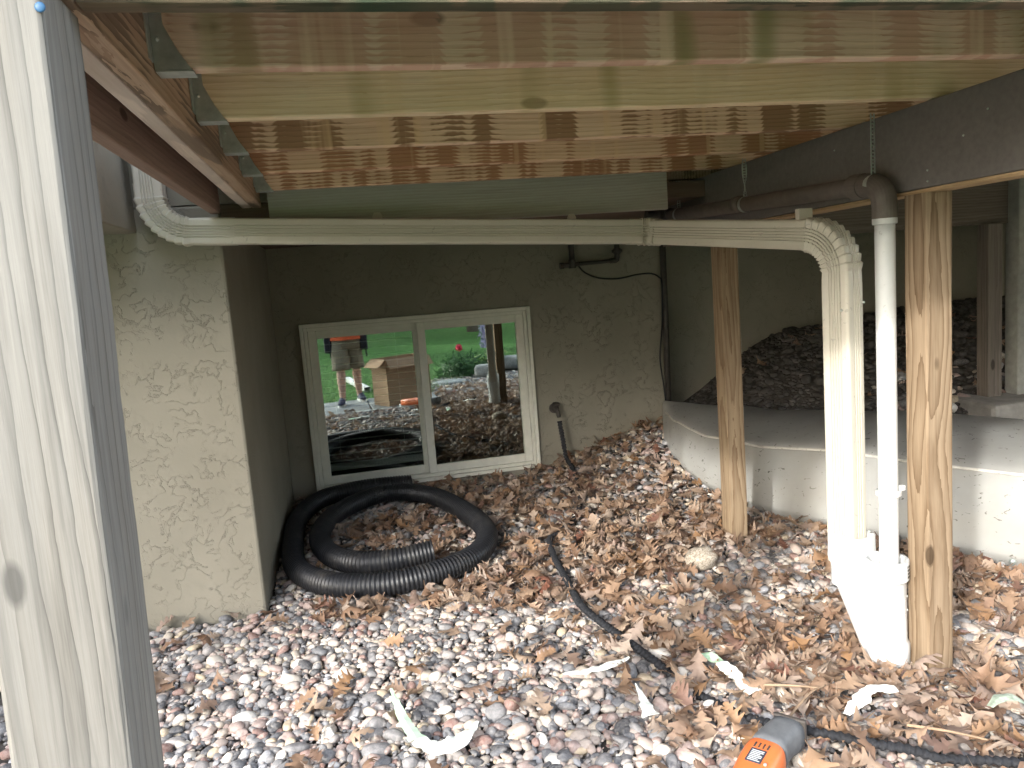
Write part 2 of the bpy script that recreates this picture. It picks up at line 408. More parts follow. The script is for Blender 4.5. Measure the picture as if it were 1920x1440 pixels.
bm = NB()
xs = list(np.concatenate([[-60, -25, -10, -5], np.arange(-3, 6.01, .15), [8, 14, 30, 60]])); ys = list(np.concatenate([[-60, -25, -12, -6], np.arange(-4, 6.01, .15), [9, 20, 60]]))
G = [[bm.verts.new((x, y, gz(x, y) + .006 * pnoise(Vector((x * 5, y * 5, 0))))) for x in xs] for y in ys]
for j in range(len(ys) - 1):
    for i in range(len(xs) - 1): bm.faces.new((G[j][i], G[j][i + 1], G[j + 1][i + 1], G[j + 1][i]))
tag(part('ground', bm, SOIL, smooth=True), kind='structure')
bm = NB()   # lawn sheet beyond the stone path
P = [(-60, -60), (60, -60), (60, -4.2), (3.2, -4.2), (1.75, -2.9), (1.35, -1.2), (1.3, -.66), (-60, -.66)]
f = bm.faces.new([bm.verts.new((x, y, -.152)) for x, y in P])
tag(part('lawn', bm, LAWN), kind='structure')
bm = NB()   # stone path
for x0, x1 in ((-3.4, -2.25), (-2.235, -1.1), (-1.085, .36), (.375, 1.28)): box(bm, (x0, -.65, -.24), (x1, .72, -.128), .012)
tag(part('stone_path', bm, SLAB), kind='structure')

# ------------------------------------------------------------------ house
PY, WY, PX = 3.27, 5.05, -.45
house = thing('house', 'beige stucco house with a window in its recessed lower wall', 'house', (PX, PY, 0))
bm = NB(); box(bm, (-4.0, PY, -.6), (PX, 5.4, 1.70), .012); part('stucco_pier', bm, STUCCO, house, label='pale lit stucco corner at the left')
bm = NB()
WX0, WX1, WZ0, WZ1 = -.285, 1.19, .055, 1.135
box(bm, (PX + .002, WY, -.6), (WX0, WY + .2, 1.75)); box(bm, (WX1, WY, -.6), (2.15, WY + .2, 1.75))
box(bm, (WX0, WY, WZ1), (WX1, WY + .2, 1.75)); box(bm, (WX0, WY, -.6), (WX1, WY + .2, WZ0))
part('recessed_wall', bm, STUCCO, house, label='shaded stucco wall holding the window')
bm = NB(); box(bm, (2.13, 5.32, -.6), (8.0, 5.5, 2.3)); box(bm, (2.08, WY + .202, -.6), (2.13, 5.5, 1.75)); part('rear_wall', bm, STUCCO, house)
bm = NB(); box(bm, (5.6, 1.6, -.6), (5.8, 5.318, 2.3)); part('light_block_wall', bm, STUCCO, house)  # unseen wall added to keep light from entering at the right
bm = NB(); box(bm, (-4.0, PY + .002, 1.702), (1.43, 5.6, 5.5)); box(bm, (1.434, 4.6, 1.99), (8.0, 5.6, 5.5)); part('upper_wall', bm, STUCCO, house)
bm = NB(); box(bm, (-1.75, 2.45, 1.605), (-.757, PY - .002, 2.6), .006); part('bump_out', bm, STUCCO, house, label='stucco bump-out overhanging beside the downspout elbow')
bm = NB(); box(bm, (PX + .002, PY + .03, 1.63), (2.12, WY - .002, 1.70)); part('soffit', bm, wood('soffit_board', 0, (.20, .15, .115), (.14, .10, .075), ring=20), house)
# window
bm = NB()
FD0, FD1 = WY - .022, WY + .10
def ring(bm, x0, x1, z0, z1, wv, y0, y1, wb=None, b=.003):
    wb = wb or wv
    box(bm, (x0, y0, z0), (x0 + wv, y1, z1), b); box(bm, (x1 - wv, y0, z0), (x1, y1, z1), b)
    box(bm, (x0 + wv, y0 + .001, z1 - wv), (x1 - wv, y1 - .001, z1), b); box(bm, (x0 + wv, y0 + .001, z0), (x1 - wv, y1 - .001, z0 + wb), b)
ring(bm, WX0 - .012, WX1 + .012, WZ0 - .012, WZ1 + .012, .024, WY - .03, WY + .02)
ring(bm, WX0 + .013, WX1 - .013, WZ0 + .013, WZ1 - .013, .022, WY - .014, WY + .10)
win = part('window', bm, FRAME, house, label='almond sliding window with two panes and blinds')
wmid = (WX0 + WX1) / 2
for k, (x0, x1, yy) in enumerate(((WX0 + .036, wmid + .012, WY + .028), (wmid - .012, WX1 - .036, WY - .006))):
    bm = NB(); ring(bm, x0, x1, WZ0 + .036, WZ1 - .036, .052, yy, yy + .032)
    s_ = part('sash', bm, FRAME, win)
    cx = (x0 + x1) / 2; hw = (x1 - x0) / 2 - .05
    bm = NB(); box(bm, (cx - hw, yy + .013, WZ0 + .086), (cx + hw, yy + .017, WZ1 - .086))
    bmesh.ops.rotate(bm, verts=bm.verts, cent=(cx, yy + .015, .6), matrix=Matrix.Rotation(R(1.0), 3, 'Z'))
    part('pane', bm, GLASS, win)
bm = NB()
z = WZ0 + .16
while z < WZ1 - .06:
    box(bm, (WX0 + .07, WY + .125, z), (wmid - .02, WY + .150, z + .005)); z += .046
box(bm, (WX0 + .07, WY + .122, WZ0 + .10), (wmid - .02, WY + .152, WZ0 + .145), .003)
for xx in (WX0 + .16, wmid - .15): box(bm, (xx, WY + .136, WZ0 + .14), (xx + .002, WY + .138, WZ1 - .05))
part('blind', bm, BLIND, win)
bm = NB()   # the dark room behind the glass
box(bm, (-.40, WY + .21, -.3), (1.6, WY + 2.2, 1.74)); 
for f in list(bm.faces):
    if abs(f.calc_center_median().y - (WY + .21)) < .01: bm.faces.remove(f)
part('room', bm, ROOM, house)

# ------------------------------------------------------------------ deck
ZJ, JH = 1.722, .235
deck = thing('wooden_deck', 'underside of a wooden deck, joists hung between two beams', 'deck', (-.24, 1.1, ZJ))
JY = [1.51, 1.905, 2.30, 2.695, 3.09]
JM = [W_J[0], W_J[1], W_J[2], W_J[3], W_J[3]]
JL = ['brown joist with mossy green patches, nearest to the front', 'yellowish joist with olive streaks', 'joist with dark brown stains and pale streaks', None, None]
XL = -.286
for y, m_, lb in zip(JY, JM, JL):
    bm = NB(); lumber(bm, (XL + .002, y, ZJ), (4.6, y + .038, ZJ + JH), 0, seg=.08); j = part('joist', bm, m_, deck, label=lb)
    bm = NB()
    for yy, s in ((y - .0025, 1), (y + .0385, -1)):
        pts = [(XL + .002, ZJ + .19), (XL + .022, ZJ + .19), (XL + .024, ZJ + .075), (XL + .044, ZJ + .03), (XL + .064, ZJ - .002), (XL + .002, ZJ - .002)]
        loft(bm, [[Vector((a, yy + dy, b)) for a, b in pts] for dy in (0, .002)])
    box(bm, (XL + .003, y - .0025, ZJ - .005), (XL + .066, y + .0405, ZJ - .0025))
    box(bm, (XL, y - .034, ZJ + .01), (XL + .002, y - .003, ZJ + .205))
    for k in range(3): bmesh.ops.create_icosphere(bm, subdivisions=1, radius=.005, matrix=Matrix.Translation((XL + .012, y - .004, ZJ + .05 + .055 * k)))
    part('joist_hanger', bm, GALV, j)
for y in (3.50, 4.3, 4.7):
    bm = NB(); lumber(bm, (1.46, y, ZJ + .012), (5.5, y + .038, ZJ + JH), 0, seg=.15); part('joist', bm, W_RIM, deck)
bm = NB(); lumber(bm, (-.284, 1.082, ZJ - .040), (4.6, 1.12, ZJ + JH), 0, seg=.08); part('front_rim', bm, W_FRONT, deck, label='front rim board, green with moss on the right')
for x0, m_, lb in ((-.3635, W_BEAM, 'pale weathered beam board'), (-.3245, W_RIM, 'dark stained board carrying the hangers')):
    bm = NB(); lumber(bm, (x0, 1.002, 1.682), (x0 + .038, 3.46, ZJ + JH - .002), 1); part('beam_ply', bm, m_, deck, label=lb)
bm = NB(); lumber(bm, (-.470, 1.142, 1.655), (-.432, 3.205, ZJ + JH), 1); part('outer_board', bm, W_OUTER, deck, label='dark brown outer board')
bm = NB(); lumber(bm, (-.255, 3.228, 1.576), (1.43, 3.266, ZJ + .12), 0); part('ledger', bm, W_LEDGER, deck, label='grey green ledger board against the house')
bm = NB(); lumber(bm, (-.47, 4.02 - .02, 0), (-.46, 4.021, .01), 0); bm.free()
bm = NB()
x = -.475
while x < 5.5:
    box(bm, (x, .95, ZJ + JH + .002), (x + .1335, 3.262 if x < 1.43 else 4.59, ZJ + JH + .030)); x += .1395
part('decking', bm, W_DECK, deck)

beam = thing('painted_beam', 'dark brown painted beam crossing under the joists at the right', 'beam', (1.68, 2, 1.472))
bm = NB(); lumber(bm, (1.645, .9, 1.483), (1.722, 3.94, 1.720), 1, amp=.0005); part('board', bm, BROWN_PAINT, beam)
bm = NB(); lumber(bm, (1.648, .9, 1.470), (1.726, 3.94, 1.4815), 1, bev=.002); part('underside_strip', bm, W_RIMPALE, beam, label='unpainted wood strip along its underside')
for y, zz in ((1.72, 1.65), (1.93, 1.53), (1.93, 1.50), (2.35, 1.66), (1.80, 1.60), (1.55, 1.52)):
    bm = NB(); bmesh.ops.create_icosphere(bm, subdivisions=1, radius=.0035, matrix=Matrix.Translation((1.6445, y, zz))); part('nail', bm, GALV, beam)
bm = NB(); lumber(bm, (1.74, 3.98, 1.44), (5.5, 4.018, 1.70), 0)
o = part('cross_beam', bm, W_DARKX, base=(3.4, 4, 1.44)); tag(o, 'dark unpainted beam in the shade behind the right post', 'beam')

def post(name, lo, hi, m_, label, bev=.005):
    c = ((lo[0] + hi[0]) / 2, (lo[1] + hi[1]) / 2, max(lo[2], gz(lo[0], lo[1])))
    t = bm_ = NB(); lumber(bm_, lo, hi, 2, bev=bev, amp=.0015)
    o = part(name, bm_, m_, base=c); tag(o, label, 'post', 'posts holding up the deck'); return o
bm = NB(); lumber(bm, (-.461, .999, -.35), (-.321, 1.139, 1.681), 2, bev=.007, amp=.002); box(bm, (-.461, .999, 1.681), (-.390, 1.139, 2.0), .004)
for v in bm.verts: v.co.x += .026 * (v.co.z - .75)
o = part('deck_post', bm, W_LEFTPOST, base=(-.39, 1.07, -.1)); tag(o, 'thick weathered grey white post close up at the left edge', 'post', 'posts holding up the deck')
post('deck_post', (1.640, 1.932, -.15), (1.729, 2.021, 1.4695), W_POST, 'yellow pine post right beside the white drain fitting')
post('deck_post', (1.672, 3.235, -.15), (1.761, 3.324, 1.4695), W_POST2, 'pine post behind the downspout, in front of the boat')
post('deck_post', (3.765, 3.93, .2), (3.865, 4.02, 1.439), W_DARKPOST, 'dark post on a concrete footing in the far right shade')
bm = NB(); box(bm, (3.62, 3.72, .10), (4.15, 4.15, .40), .03); 
for v in bm.verts: v.co += Vector((pnoise(v.co * 6), pnoise(v.co * 6 + Vector((5, 0, 0))), pnoise(v.co * 6 + Vector((0, 7, 0))))) * .02
tag(part('concrete_footing', bm, CONCRETE, base=(3.85, 3.95, .2)), 'rough concrete footing under the far dark post', 'footing')
bm = NB(); box(bm, (3.95, 3.9, .35), (4.06, 4.0, 1.9), .008)
tag(part('corner_column', bm, plain('grey_trim', (.32, .32, .29), .7, .2), base=(4.0, 3.95, .4)), 'pale grey column at the right edge behind the dark post', 'column')
bm = NB(); bmesh.ops.create_icosphere(bm, subdivisions=2, radius=.006, matrix=Matrix.Translation((-.300, .998, 1.648)) @ Matrix.Diagonal((1, .3, 1.0, 1)))
tag(part('blue_tag', bm, plain('blue_plastic', (.03, .10, .20), .5), smooth=True, base=(-.300, .998, 1.648)), 'small blue plastic tag at the top of the left post', 'tag')

# ------------------------------------------------------------------ downspout
def ds_profile(wa=.0495, wb=.036):
    pts = []; r = .009
    def edge(p, q, nr, depth, nrm):
        p = Vector(p); q = Vector(q); L = (q - p); n = Vector(nrm); out = []
        if nr == 0: return [p, q]
        m0, m1 = .2, .8; out.append(p)
        for k in range(nr):
            for u, dd in ((0, 0), (.14, 1), (.42, 1), (.56, 0)):
                t = m0 + (m1 - m0) * (k + u) / nr; out.append(p + L * t - n * (depth * dd))
        out.append(q); return out
    C = [(wa - r, wb - r), (-wa + r, wb - r), (-wa + r, -wb + r), (wa - r, -wb + r)]
    sides = [((wa - r, wb), (-wa + r, wb), 5, .0055, (0, 1)), ((-wa, wb - r), (-wa, -wb + r), 3, .0055, (-1, 0)), ((-wa + r, -wb), (wa - r, -wb), 5, .0055, (0, -1)), ((wa, -wb + r), (wa, wb - r), 3, .0055, (1, 0))]
    ang = [90, 180, 270, 0]
    for i, sd_ in enumerate(sides):
        pts += [(v.x, v.y) for v in edge(*sd_)]
        c = [C[1], C[2], C[3], C[0]][i]
        a0 = ang[i]
        for k in (1, 2): a_ = R(a0 + 30 * k); pts.append((c[0] + r * math.cos(a_), c[1] + r * math.sin(a_)))
    return pts
DP = ds_profile(); Z = Vector((0, 0, 1))
def straight(p, q, A, B, s=1.0):
    p = Vector(p); q = Vector(q); n = max(2, int((q - p).length / .1)); return [(p.lerp(q, k / n), A * s, B * s) for k in range(n + 1)]
ds = thing('downspout', 'cream ribbed downspout running under the deck and down at the right', 'downspout', (.4, 3.19, 1.55))
T1 = Vector((1.68, -.07, -.106)).normalized(); 
A1 = (Z - T1 * Z.dot(T1)).normalized(); B1 = T1.cross(A1)
pL = Vector((-.47, 3.19, 1.588)); pC = Vector((1.245, 3.115, 1.478))
bm = NB(); sweep(bm, straight(pL + T1 * .07, pC, A1, B1), DP); part('horizontal_pipe', bm, DOWNSPOUT, ds)
# left elbow: from vertical to horizontal in the plane of the wall
def elbow(c_start, T0, T1_, A0, Baxis, rad, npleat, s=1.035, amp=.05, lead=.05, tail=.05, sharp=True):
    """pleated elbow turning from T0 to T1_ about Baxis; returns stations and the end point"""
    ang = T0.angle(T1_); axis = T0.cross(T1_).normalized(); cen_dir = (T1_ - T0 * T1_.dot(T0)).normalized()
    cen = Vector(c_start) + cen_dir * rad; st = []
    n = npleat * 4
    for k in range(3): st.append((Vector(c_start) - T0 * lead * (1 - k / 2), A0 * s, Baxis * s))
    for k in range(1, n + 1):
        q = Matrix.Rotation(ang * k / n, 3, axis); p = cen + q @ (Vector(c_start) - cen); ph = (k % 4) / 4
        sc_ = s * (1 + amp * (-.35, 1, .6, .1)[k % 4])
        st.append((p, (q @ A0) * sc_, Baxis * s * (1 + amp * .7 * (-.35, 1, .6, .1)[k % 4])))
    q = Matrix.Rotation(ang, 3, axis); e = st[-1][0]
    for k in range(1, 4): st.append((e + T1_ * tail * k / 3, (q @ A0) * s, Baxis * s))
    return st, e
Bn = Vector((0, 1, 0))
down = Vector((0, 0, -1)); hor = Vector((1, 0, -.055)).normalized()
st, e = elbow((-.680, 3.19, 1.725), down, hor, Vector((1, 0, 0)), Bn, .135, 9, amp=.10, lead=.05, tail=.165)
dz = (pL + T1 * .09) - (st[-1][0])
st = [(p + dz, a, b) for p, a, b in st]
bm = NB(); sweep(bm, st, DP); part('elbow', bm, DOWNSPOUT, ds, label='pleated elbow turning down from the house wall')
p0 = st[0][0]
bm = NB(); sweep(bm, straight(p0 + Vector((0, 0, -.01)), p0 + Vector((0, 0, 1.2)), Vector((1, 0, 0)), Bn, .99), DP); part('upper_pipe', bm, DOWNSPOUT, ds)
# middle coupling, bending toward the viewer
T2 = Vector((.135, -.985, -.095)).normalized()
st, e = elbow(pC - T1 * .0, T1, T2, A1, B1, .06, 5, amp=.10, lead=.05, tail=.03)
bm = NB(); 
# rotate the section with the bend
st2 = []
axis = T1.cross(T2).normalized(); ang = T1.angle(T2)
for i, (p, a, b) in enumerate(st):
    t = min(1, max(0, (i - 2) / 20)); q = Matrix.Rotation(ang * t, 3, axis)
    ka = a.length; kb = b.length
    st2.append((p, (q @ A1) * ka, (q @ B1) * ka))
sweep(bm, st2, DP); part('coupling', bm, DOWNSPOUT, ds, label='crimped bend in the horizontal run')
A2 = Matrix.Rotation(ang, 3, axis) @ A1; B2 = Matrix.Rotation(ang, 3, axis) @ B1
pM = st2[-1][0]
DSX, DSY = 1.552, 2.172      # axis of the vertical pipe
hd = Vector((DSX - pM.x, DSY - pM.y, 0)); 
T2 = Vector((hd.x, hd.y, -.095)).normalized(); B2 = Vector((-hd.y, hd.x, 0)).normalized() ; B2 = B2 if B2.dot(Matrix.Rotation(ang, 3, axis) @ B1) > 0 else -B2
A2 = B2.cross(T2).normalized(); A2 = A2 if A2.z > 0 else -A2
ER = .125
pE = pM + T2 * (hd.length - ER)
bm = NB(); sweep(bm, straight(pM - T2 * .03, pE, A2, B2), DP); part('run_pipe', bm, DOWNSPOUT, ds)
st, e = elbow(pE, T2, down, A2, B2, ER, 9, amp=.10, lead=.01, tail=.07)
bm = NB(); sweep(bm, st, DP); part('elbow', bm, DOWNSPOUT, ds, label='pleated elbow turning down at the right')
pV = st[-1][0]
AV = st[-1][1].normalized()
bm = NB(); sweep(bm, straight(pV + Vector((0, 0, .03)), (pV.x, pV.y, .30), AV, B2, 1.04), DP); part('vertical_pipe', bm, DOWNSPOUT, ds)
for sx in (.165, .985):
    zc = pL.z + (sx - pL.x) * T1.z / T1.x
    bm = NB(); pts = [(sx - .02, zc - .02), (sx + .02, zc - .02), (sx + .02, zc + .068), (sx + .012, zc + .082), (sx - .012, zc + .082), (sx - .02, zc + .068)]
    loft(bm, [[Vector((a, yy, b)) for a, b in pts] for yy in (3.2245, 3.2275)]); part('strap', bm, DOWNSPOUT, ds)
bm = NB(); q = pE - T2 * .03; box(bm, (q.x - .025, q.y - .012, q.z + .045), (q.x + .025, q.y + .012, q.z + .085), .002); part('strap', bm, DOWNSPOUT, ds)
for (px_, py_, pz_) in ((DSX - .045, DSY - .035, pV.z - .05), (DSX + .02, DSY - .055, pV.z - .03), (DSX + .03, DSY - .05, .42)):
    bm = NB(); bmesh.ops.create_icosphere(bm, subdivisions=2, radius=.0045, matrix=Matrix.Translation((px_, py_, pz_))); part('screw', bm, GALV, ds)

# ------------------------------------------------------------------ white pvc fitting and drain pipe
HX, HY = 1.583, 2.045
fit = thing('drain_fitting', 'white plastic wye fitting taking the downspout and the pipe into the gravel', 'pipe fitting', (HX, HY, 0))
bm = NB(); lathe(bm, (HX, HY), [(.050, -.15), (.050, .016), (.064, .018), (.066, .022), (.066, .080), (.062, .090), (.058, .096), (.058, .285), (.060, .290), (.066, .296), (.0665, .352), (.065, .357), (.056, .357), (.055, .352), (.055, .15), (.01, .14)], 40); part('body', bm, PVC, fit, smooth=False)
bm = NB(); bp = catmull([(HX, HY, -.02), (HX - .005, HY + .03, .06), (HX - .018, HY + .085, .17), (DSX - .003, DSY + .0, .27), (DSX, DSY, .31), (DSX, DSY, .36)], .012); tube(bm, bp, .058, 36, True, True); part('branch', bm, PVC, fit, smooth=True)
bm = NB()
rect = [(DSX, DSY)]
def adapt(k, sc_, zz):
    out = []
    for i in range(36):
        t = 2 * math.pi * i / 36; c, s = math.cos(t), math.sin(t)
        e = 2 / (2 + 6 * k); a = .058 * (1 - k) + .060 * k; b = .058 * (1 - k) + .046 * k
        u = a * sc_ * math.copysign(abs(c) ** e, c); v = b * sc_ * math.copysign(abs(s) ** e, s)
        p = Vector((DSX, DSY, zz)) + AV * u + B2 * v; out.append(Vector((p.x, p.y, zz)))
    return out
loft(bm, [adapt(0, 1.12, .235), adapt(0, 1.13, .30), adapt(.3, 1.12, .325), adapt(1, 1.04, .36), adapt(1, 1.03, .405), adapt(1, .97, .405), adapt(1, .9, .37)], True, False, True); part('adapter', bm, PVC, fit, smooth=False)
for dx, zz in ((.018, .235), (.042, .24), (.018, .19), (.042, .195)):
    bm = NB(); bmesh.ops.create_icosphere(bm, subdivisions=1, radius=.0035, matrix=Matrix.Translation((HX + dx, HY - math.sqrt(.058 ** 2 - dx ** 2), zz))); part('raised_dot', bm, PVC, fit)
bm = NB()
for r_ in range(4):
    for c_ in range(3):
        a_ = R(-62 + c_ * 5 + random.uniform(-1, 1)); zz = .342 - .011 * r_
        box(bm, (-.0018, -.0003, -.0036), (.0018, .0003, .0036), 0, Matrix.Translation((HX + .0668 * math.cos(a_), HY + .0668 * math.sin(a_), zz)) @ Matrix.Rotation(a_ + R(90), 4, 'Z'))
part('printed_mark', bm, BLACKIRON, fit)
for f_ in fit.children:
    if f_.name.startswith(('body', 'adapter')):
        for p in f_.data.polygons: p.use_smooth = True
        f_.data.set_sharp_from_angle(angle=R(35)) if hasattr(f_.data, 'set_sharp_from_angle') else None

DXp, DYp = 1.594, 2.045
drain = thing('drain_pipe', 'slim drain pipe, brown along the beam and white where it drops', 'pipe', (DXp, DYp, 1))
bm = NB(); tube(bm, [(DXp, DYp, .2 + .05 * k) for k in range(25)], .0285, 28); part('white_riser', bm, PVC, drain, smooth=True)
bm = NB(); lathe(bm, (DXp, DYp), [(.029, 1.392), (.0345, 1.393), (.035, 1.397), (.035, 1.432), (.030, 1.433)], 28); part('collar', bm, PVC, drain, smooth=False)
bp = catmull([(DXp, DYp, 1.41), (DXp, DYp, 1.45), (DXp, DYp + .012, 1.488), (DXp - .001, DYp + .05, 1.513), (DXp - .002, DYp + .10, 1.517)], .006)
bm = NB(); tube(bm, bp, .036, 24); tube(bm, [Vector((DXp - .002, DYp + .085, 1.5165)), Vector((DXp - .003, DYp + .135, 1.519))], .038, 24); part('brown_elbow', bm, BROWN_PIPE, drain, smooth=False)
for p in drain.children[-1].data.polygons: p.use_smooth = True
bm = NB(); tube(bm, [(DXp - .002 - .02 * k / 14, DYp + .1 + .1 * k, 1.5175 + .0037 * k) for k in range(15)], .029, 24); tube(bm, [(DXp - .012, 2.86, 1.5465), (DXp - .0125, 2.90, 1.548)], .0335, 24); part('brown_pipe', bm, BROWN_PIPE, drain, smooth=True)
bm = NB(); tube(bm, catmull([(DXp - .022, 3.52, 1.569), (DXp - .024, 3.58, 1.571), (DXp - .05, 3.61, 1.571), (DXp - .11, 3.62, 1.571)], .01), .035, 20); part('end_elbow', bm, BLACKIRON, drain, smooth=True)
bm = NB(); lathe(bm, (DXp, DYp), [(.030, .560), (.037, .561), (.037, .576), (.030, .577)], 24); box(bm, (DXp + .03, DYp - .02, .574), (1.6405, DYp - .006, .590), .002); part('pipe_clip', bm, PVC, drain)
# perforated strap hangers
for i, (y, x_) in enumerate(((2.085, DXp - .006), (2.83, DXp - .013), (3.43, DXp - .02))):
    zc = 1.5175 + .0037 * (y - DYp - .1) / .1 + .028
    t = thing('strap_hanger', ['perforated metal strap holding the pipe at its elbow', 'perforated metal strap at the middle of the brown pipe', 'perforated metal strap at the far end of the brown pipe'][i], 'strap', (x_, y, zc), 0, 'strap hangers of the drain pipe')
    bm = NB(); h = 1.722 - zc; n = int(h / .0105); tw = .9
    for k in range(n):
        z0 = zc + k * .0105; m_ = Matrix.Translation((x_, y, z0)) @ Matrix.Rotation(R(15 + 35 * math.sin(k * .5) * (i % 2)), 4, 'Z')
        for s in (-1, 1): box(bm, (s * .0075 - .0025, -.0007, 0), (s * .0075 + .0025, .0007, .0105), 0, m_)
        box(bm, (-.005, -.0006, 0), (.005, .0006, .004), 0, m_)
    lp = [Vector((x_ + math.sin(a) * .031, y, zc - .029 + math.cos(a) * .031)) for a in [R(10 * q) for q in range(37)]]
    loft(bm, [[p + Vector((0, dy, 0)) for p in lp] for dy in (-.009, .009)], False)
    part('band', bm, GALV, t)

# ------------------------------------------------------------------ wall pipes
gp = thing('wall_pipe', 'dark iron pipe stub with elbow on the recessed wall above the window', 'pipe', (1.5, 4.99, 1.45))
bm = NB(); y_ = 4.985
tube(bm, [(1.505, y_, 1.75), (1.505, y_, 1.405)], .019, 14); tube(bm, [(1.43, y_, 1.395), (1.55, y_, 1.400)], .016, 14); tube(bm, [(1.505, y_, 1.40), (1.80, y_, 1.405)], .013, 14)
part('pipe_run', bm, BLACKIRON, gp, smooth=True)
bm = NB(); tube(bm, catmull([(1.77, y_, 1.405), (1.812, y_, 1.407), (1.822, y_, 1.425), (1.825, y_, 1.52)], .01), .018, 14); tube(bm, [(1.79, y_, 1.468), (1.86, y_, 1.468)], .011, 10); tube(bm, [(1.825, y_, 1.45), (1.825, y_, 1.485)], .026, 14); part('pipe_elbow', bm, BLACKIRON, gp, smooth=True)
bm = NB(); tube(bm, [(1.42, y_, 1.394), (1.445, y_, 1.395)], .021, 8); part('end_cap', bm, BLACKIRON, gp)
bm = NB(); tube(bm, [(1.505, y_, 1.43), (1.505, y_, 1.375)], .024, 14); part('tee', bm, BLACKIRON, gp)
bm = NB(); tube(bm, [(2.172, 5.02, 1.75), (2.165, 5.02, 1.0), (2.150, 5.02, .12)], .021, 14)
o = part('conduit', bm, BLACKIRON, smooth=True, base=(2.15, 5.02, .2)); tag(o, 'dark vertical conduit at the end of the recessed wall', 'conduit')
bm = NB(); tube(bm, catmull([(1.55, 5.0, 1.39), (1.60, 5.015, 1.34), (1.70, 5.03, 1.297), (1.84, 5.035, 1.283), (1.98, 5.035, 1.30), (2.08, 5.03, 1.30), (2.13, 5.01, 1.27), (2.142, 5.0, 1.22), (2.13, 5.0, .95), (2.105, 5.01, .72), (2.12, 5.0, .5), (2.135, 5.0, .3)], .02), .0055, 8)
o = part('cable', bm, FABRIC, smooth=True, base=(1.9, 5.02, 1.28)); tag(o, 'thin black cable sagging between the wall pipe and the conduit', 'cable')
sp = thing('water_spigot', 'dark brass garden tap on the wall right of the window', 'tap', (1.327, 5.0, .43))
bm = NB(); tube(bm, catmull([(1.327, 5.06, .435), (1.327, 5.0, .435), (1.33, 4.965, .425), (1.335, 4.955, .385)], .01), .014, 12); part('spout', bm, BLACKIRON, sp, smooth=True)
bm = NB(); tube(bm, [(1.327, 5.052, .437), (1.327, 5.04, .437)], .034, 16); part('flange', bm, BLACKIRON, sp)
bm = NB(); tube(bm, [(1.327, 4.995, .435), (1.327, 4.985, .475)], .006, 8); tube(bm, [(1.327, 4.986, .468), (1.327, 4.983, .480)], .026, 10); part('handle', bm, BLACKIRON, sp)

# ------------------------------------------------------------------ corrugated hose coil
ch = thing('corrugated_hose', 'coil of black corrugated drain hose lying below the window', 'hose', (.1, 3.9, 0))
hp = [(.285, 3.475, .098), (.10, 3.47, .085), (-.06, 3.53, .075), (-.19, 3.72, .07), (-.25, 4.02, .07), (-.20, 4.35, .07), (-.05, 4.60, .075), (.17, 4.70, .085), (.40, 4.50, .08), (.52, 4.2, .07), (.585, 3.87, .065), (.56, 3.60, .065), (.44, 3.39, .063), (.22, 3.265, .062), (.0, 3.25, .062), (-.2, 3.36, .062), (-.345, 3.62, .062), (-.385, 4.05, .062), (-.375, 4.45, .07), (-.26, 4.75, .085), (-.05, 4.86, .09), (.12, 4.90, .085), (.30, 4.93, .07)]
pts = resample(catmull(hp, .02), .0046)
rr = [.0545 if (k % 4) in (0, 1) else .0480 for k in range(len(pts))]
# open end: run the loops back down inside the tube
inner = pts[:60]; pts_all = list(reversed(inner)) + pts; rr_all = [(.0440 if (k % 4) in (0, 1) else .0470) for k in range(60)] + rr
bm = NB(); fr = frames(pts)
loops = []
for p, (T, A, B), q in [(pts[59 - k], fr[59 - k], rr_all[k]) for k in range(60)] + list(zip(pts, fr, rr)):
    loops.append([p + (A * math.cos(2 * math.pi * k / 26) + B * math.sin(2 * math.pi * k / 26)) * q for k in range(26)])
loft(bm, loops, True, True, True); part('hose_tube', bm, HOSEBLACK, ch, smooth=True)

# ------------------------------------------------------------------ black fabric garden hose
def fabric_hose(name, pts, label, group):
    P_ = resample(catmull(pts, .015), .004); bm = NB(); n = 12; fr = frames(P_); lps = []
    s0 = random.uniform(0, 50)
    for i, (p, (T, A, B)) in enumerate(zip(P_, fr)):
        L = []
        for k in range(n):
            a = 2 * math.pi * k / n
            q = .0125 + .0035 * pnoise(Vector((i * .16, math.cos(a) * .7 + s0, math.sin(a) * .7))) + .0024 * math.sin(i * 1.25 + .8 * math.sin(a * 2))
            L.append(p + (A * math.cos(a) * 1.15 + B * math.sin(a) * .85) * q)
        lps.append(L)
    loft(bm, lps); o = part(name, bm, FABRIC, smooth=True, base=tuple(pts[0])); tag(o, label, 'hose', group); return o
def on(x, y, h=.035): return (x, y, gz(x, y) + h)
fabric_hose('garden_hose', [(1.335, 4.955, .36), (1.345, 4.94, .25), (1.35, 4.90, .12), on(1.345, 4.75, .05), on(1.28, 4.4), on(1.15, 4.0, .03), on(.98, 3.72, .035), on(.875, 3.58, .05), on(.83, 3.35, .045), on(.805, 3.05, .045), on(.785, 2.78, .045), on(.81, 2.58, .048), on(.845, 2.42, .046), on(.88, 2.27, .042), on(.93, 2.10, .02), on(1.0, 1.92, .025), on(1.045, 1.815, .045), on(1.10, 1.745, .058), on(1.17, 1.685, .06), on(1.24, 1.635, .055), on(1.30, 1.60, .05), on(1.345, 1.545, .05), on(1.44, 1.50, .055), on(1.60, 1.44, .055), on(1.9, 1.38, .04)],
            'black crinkled fabric hose running from the wall tap across the gravel', None)

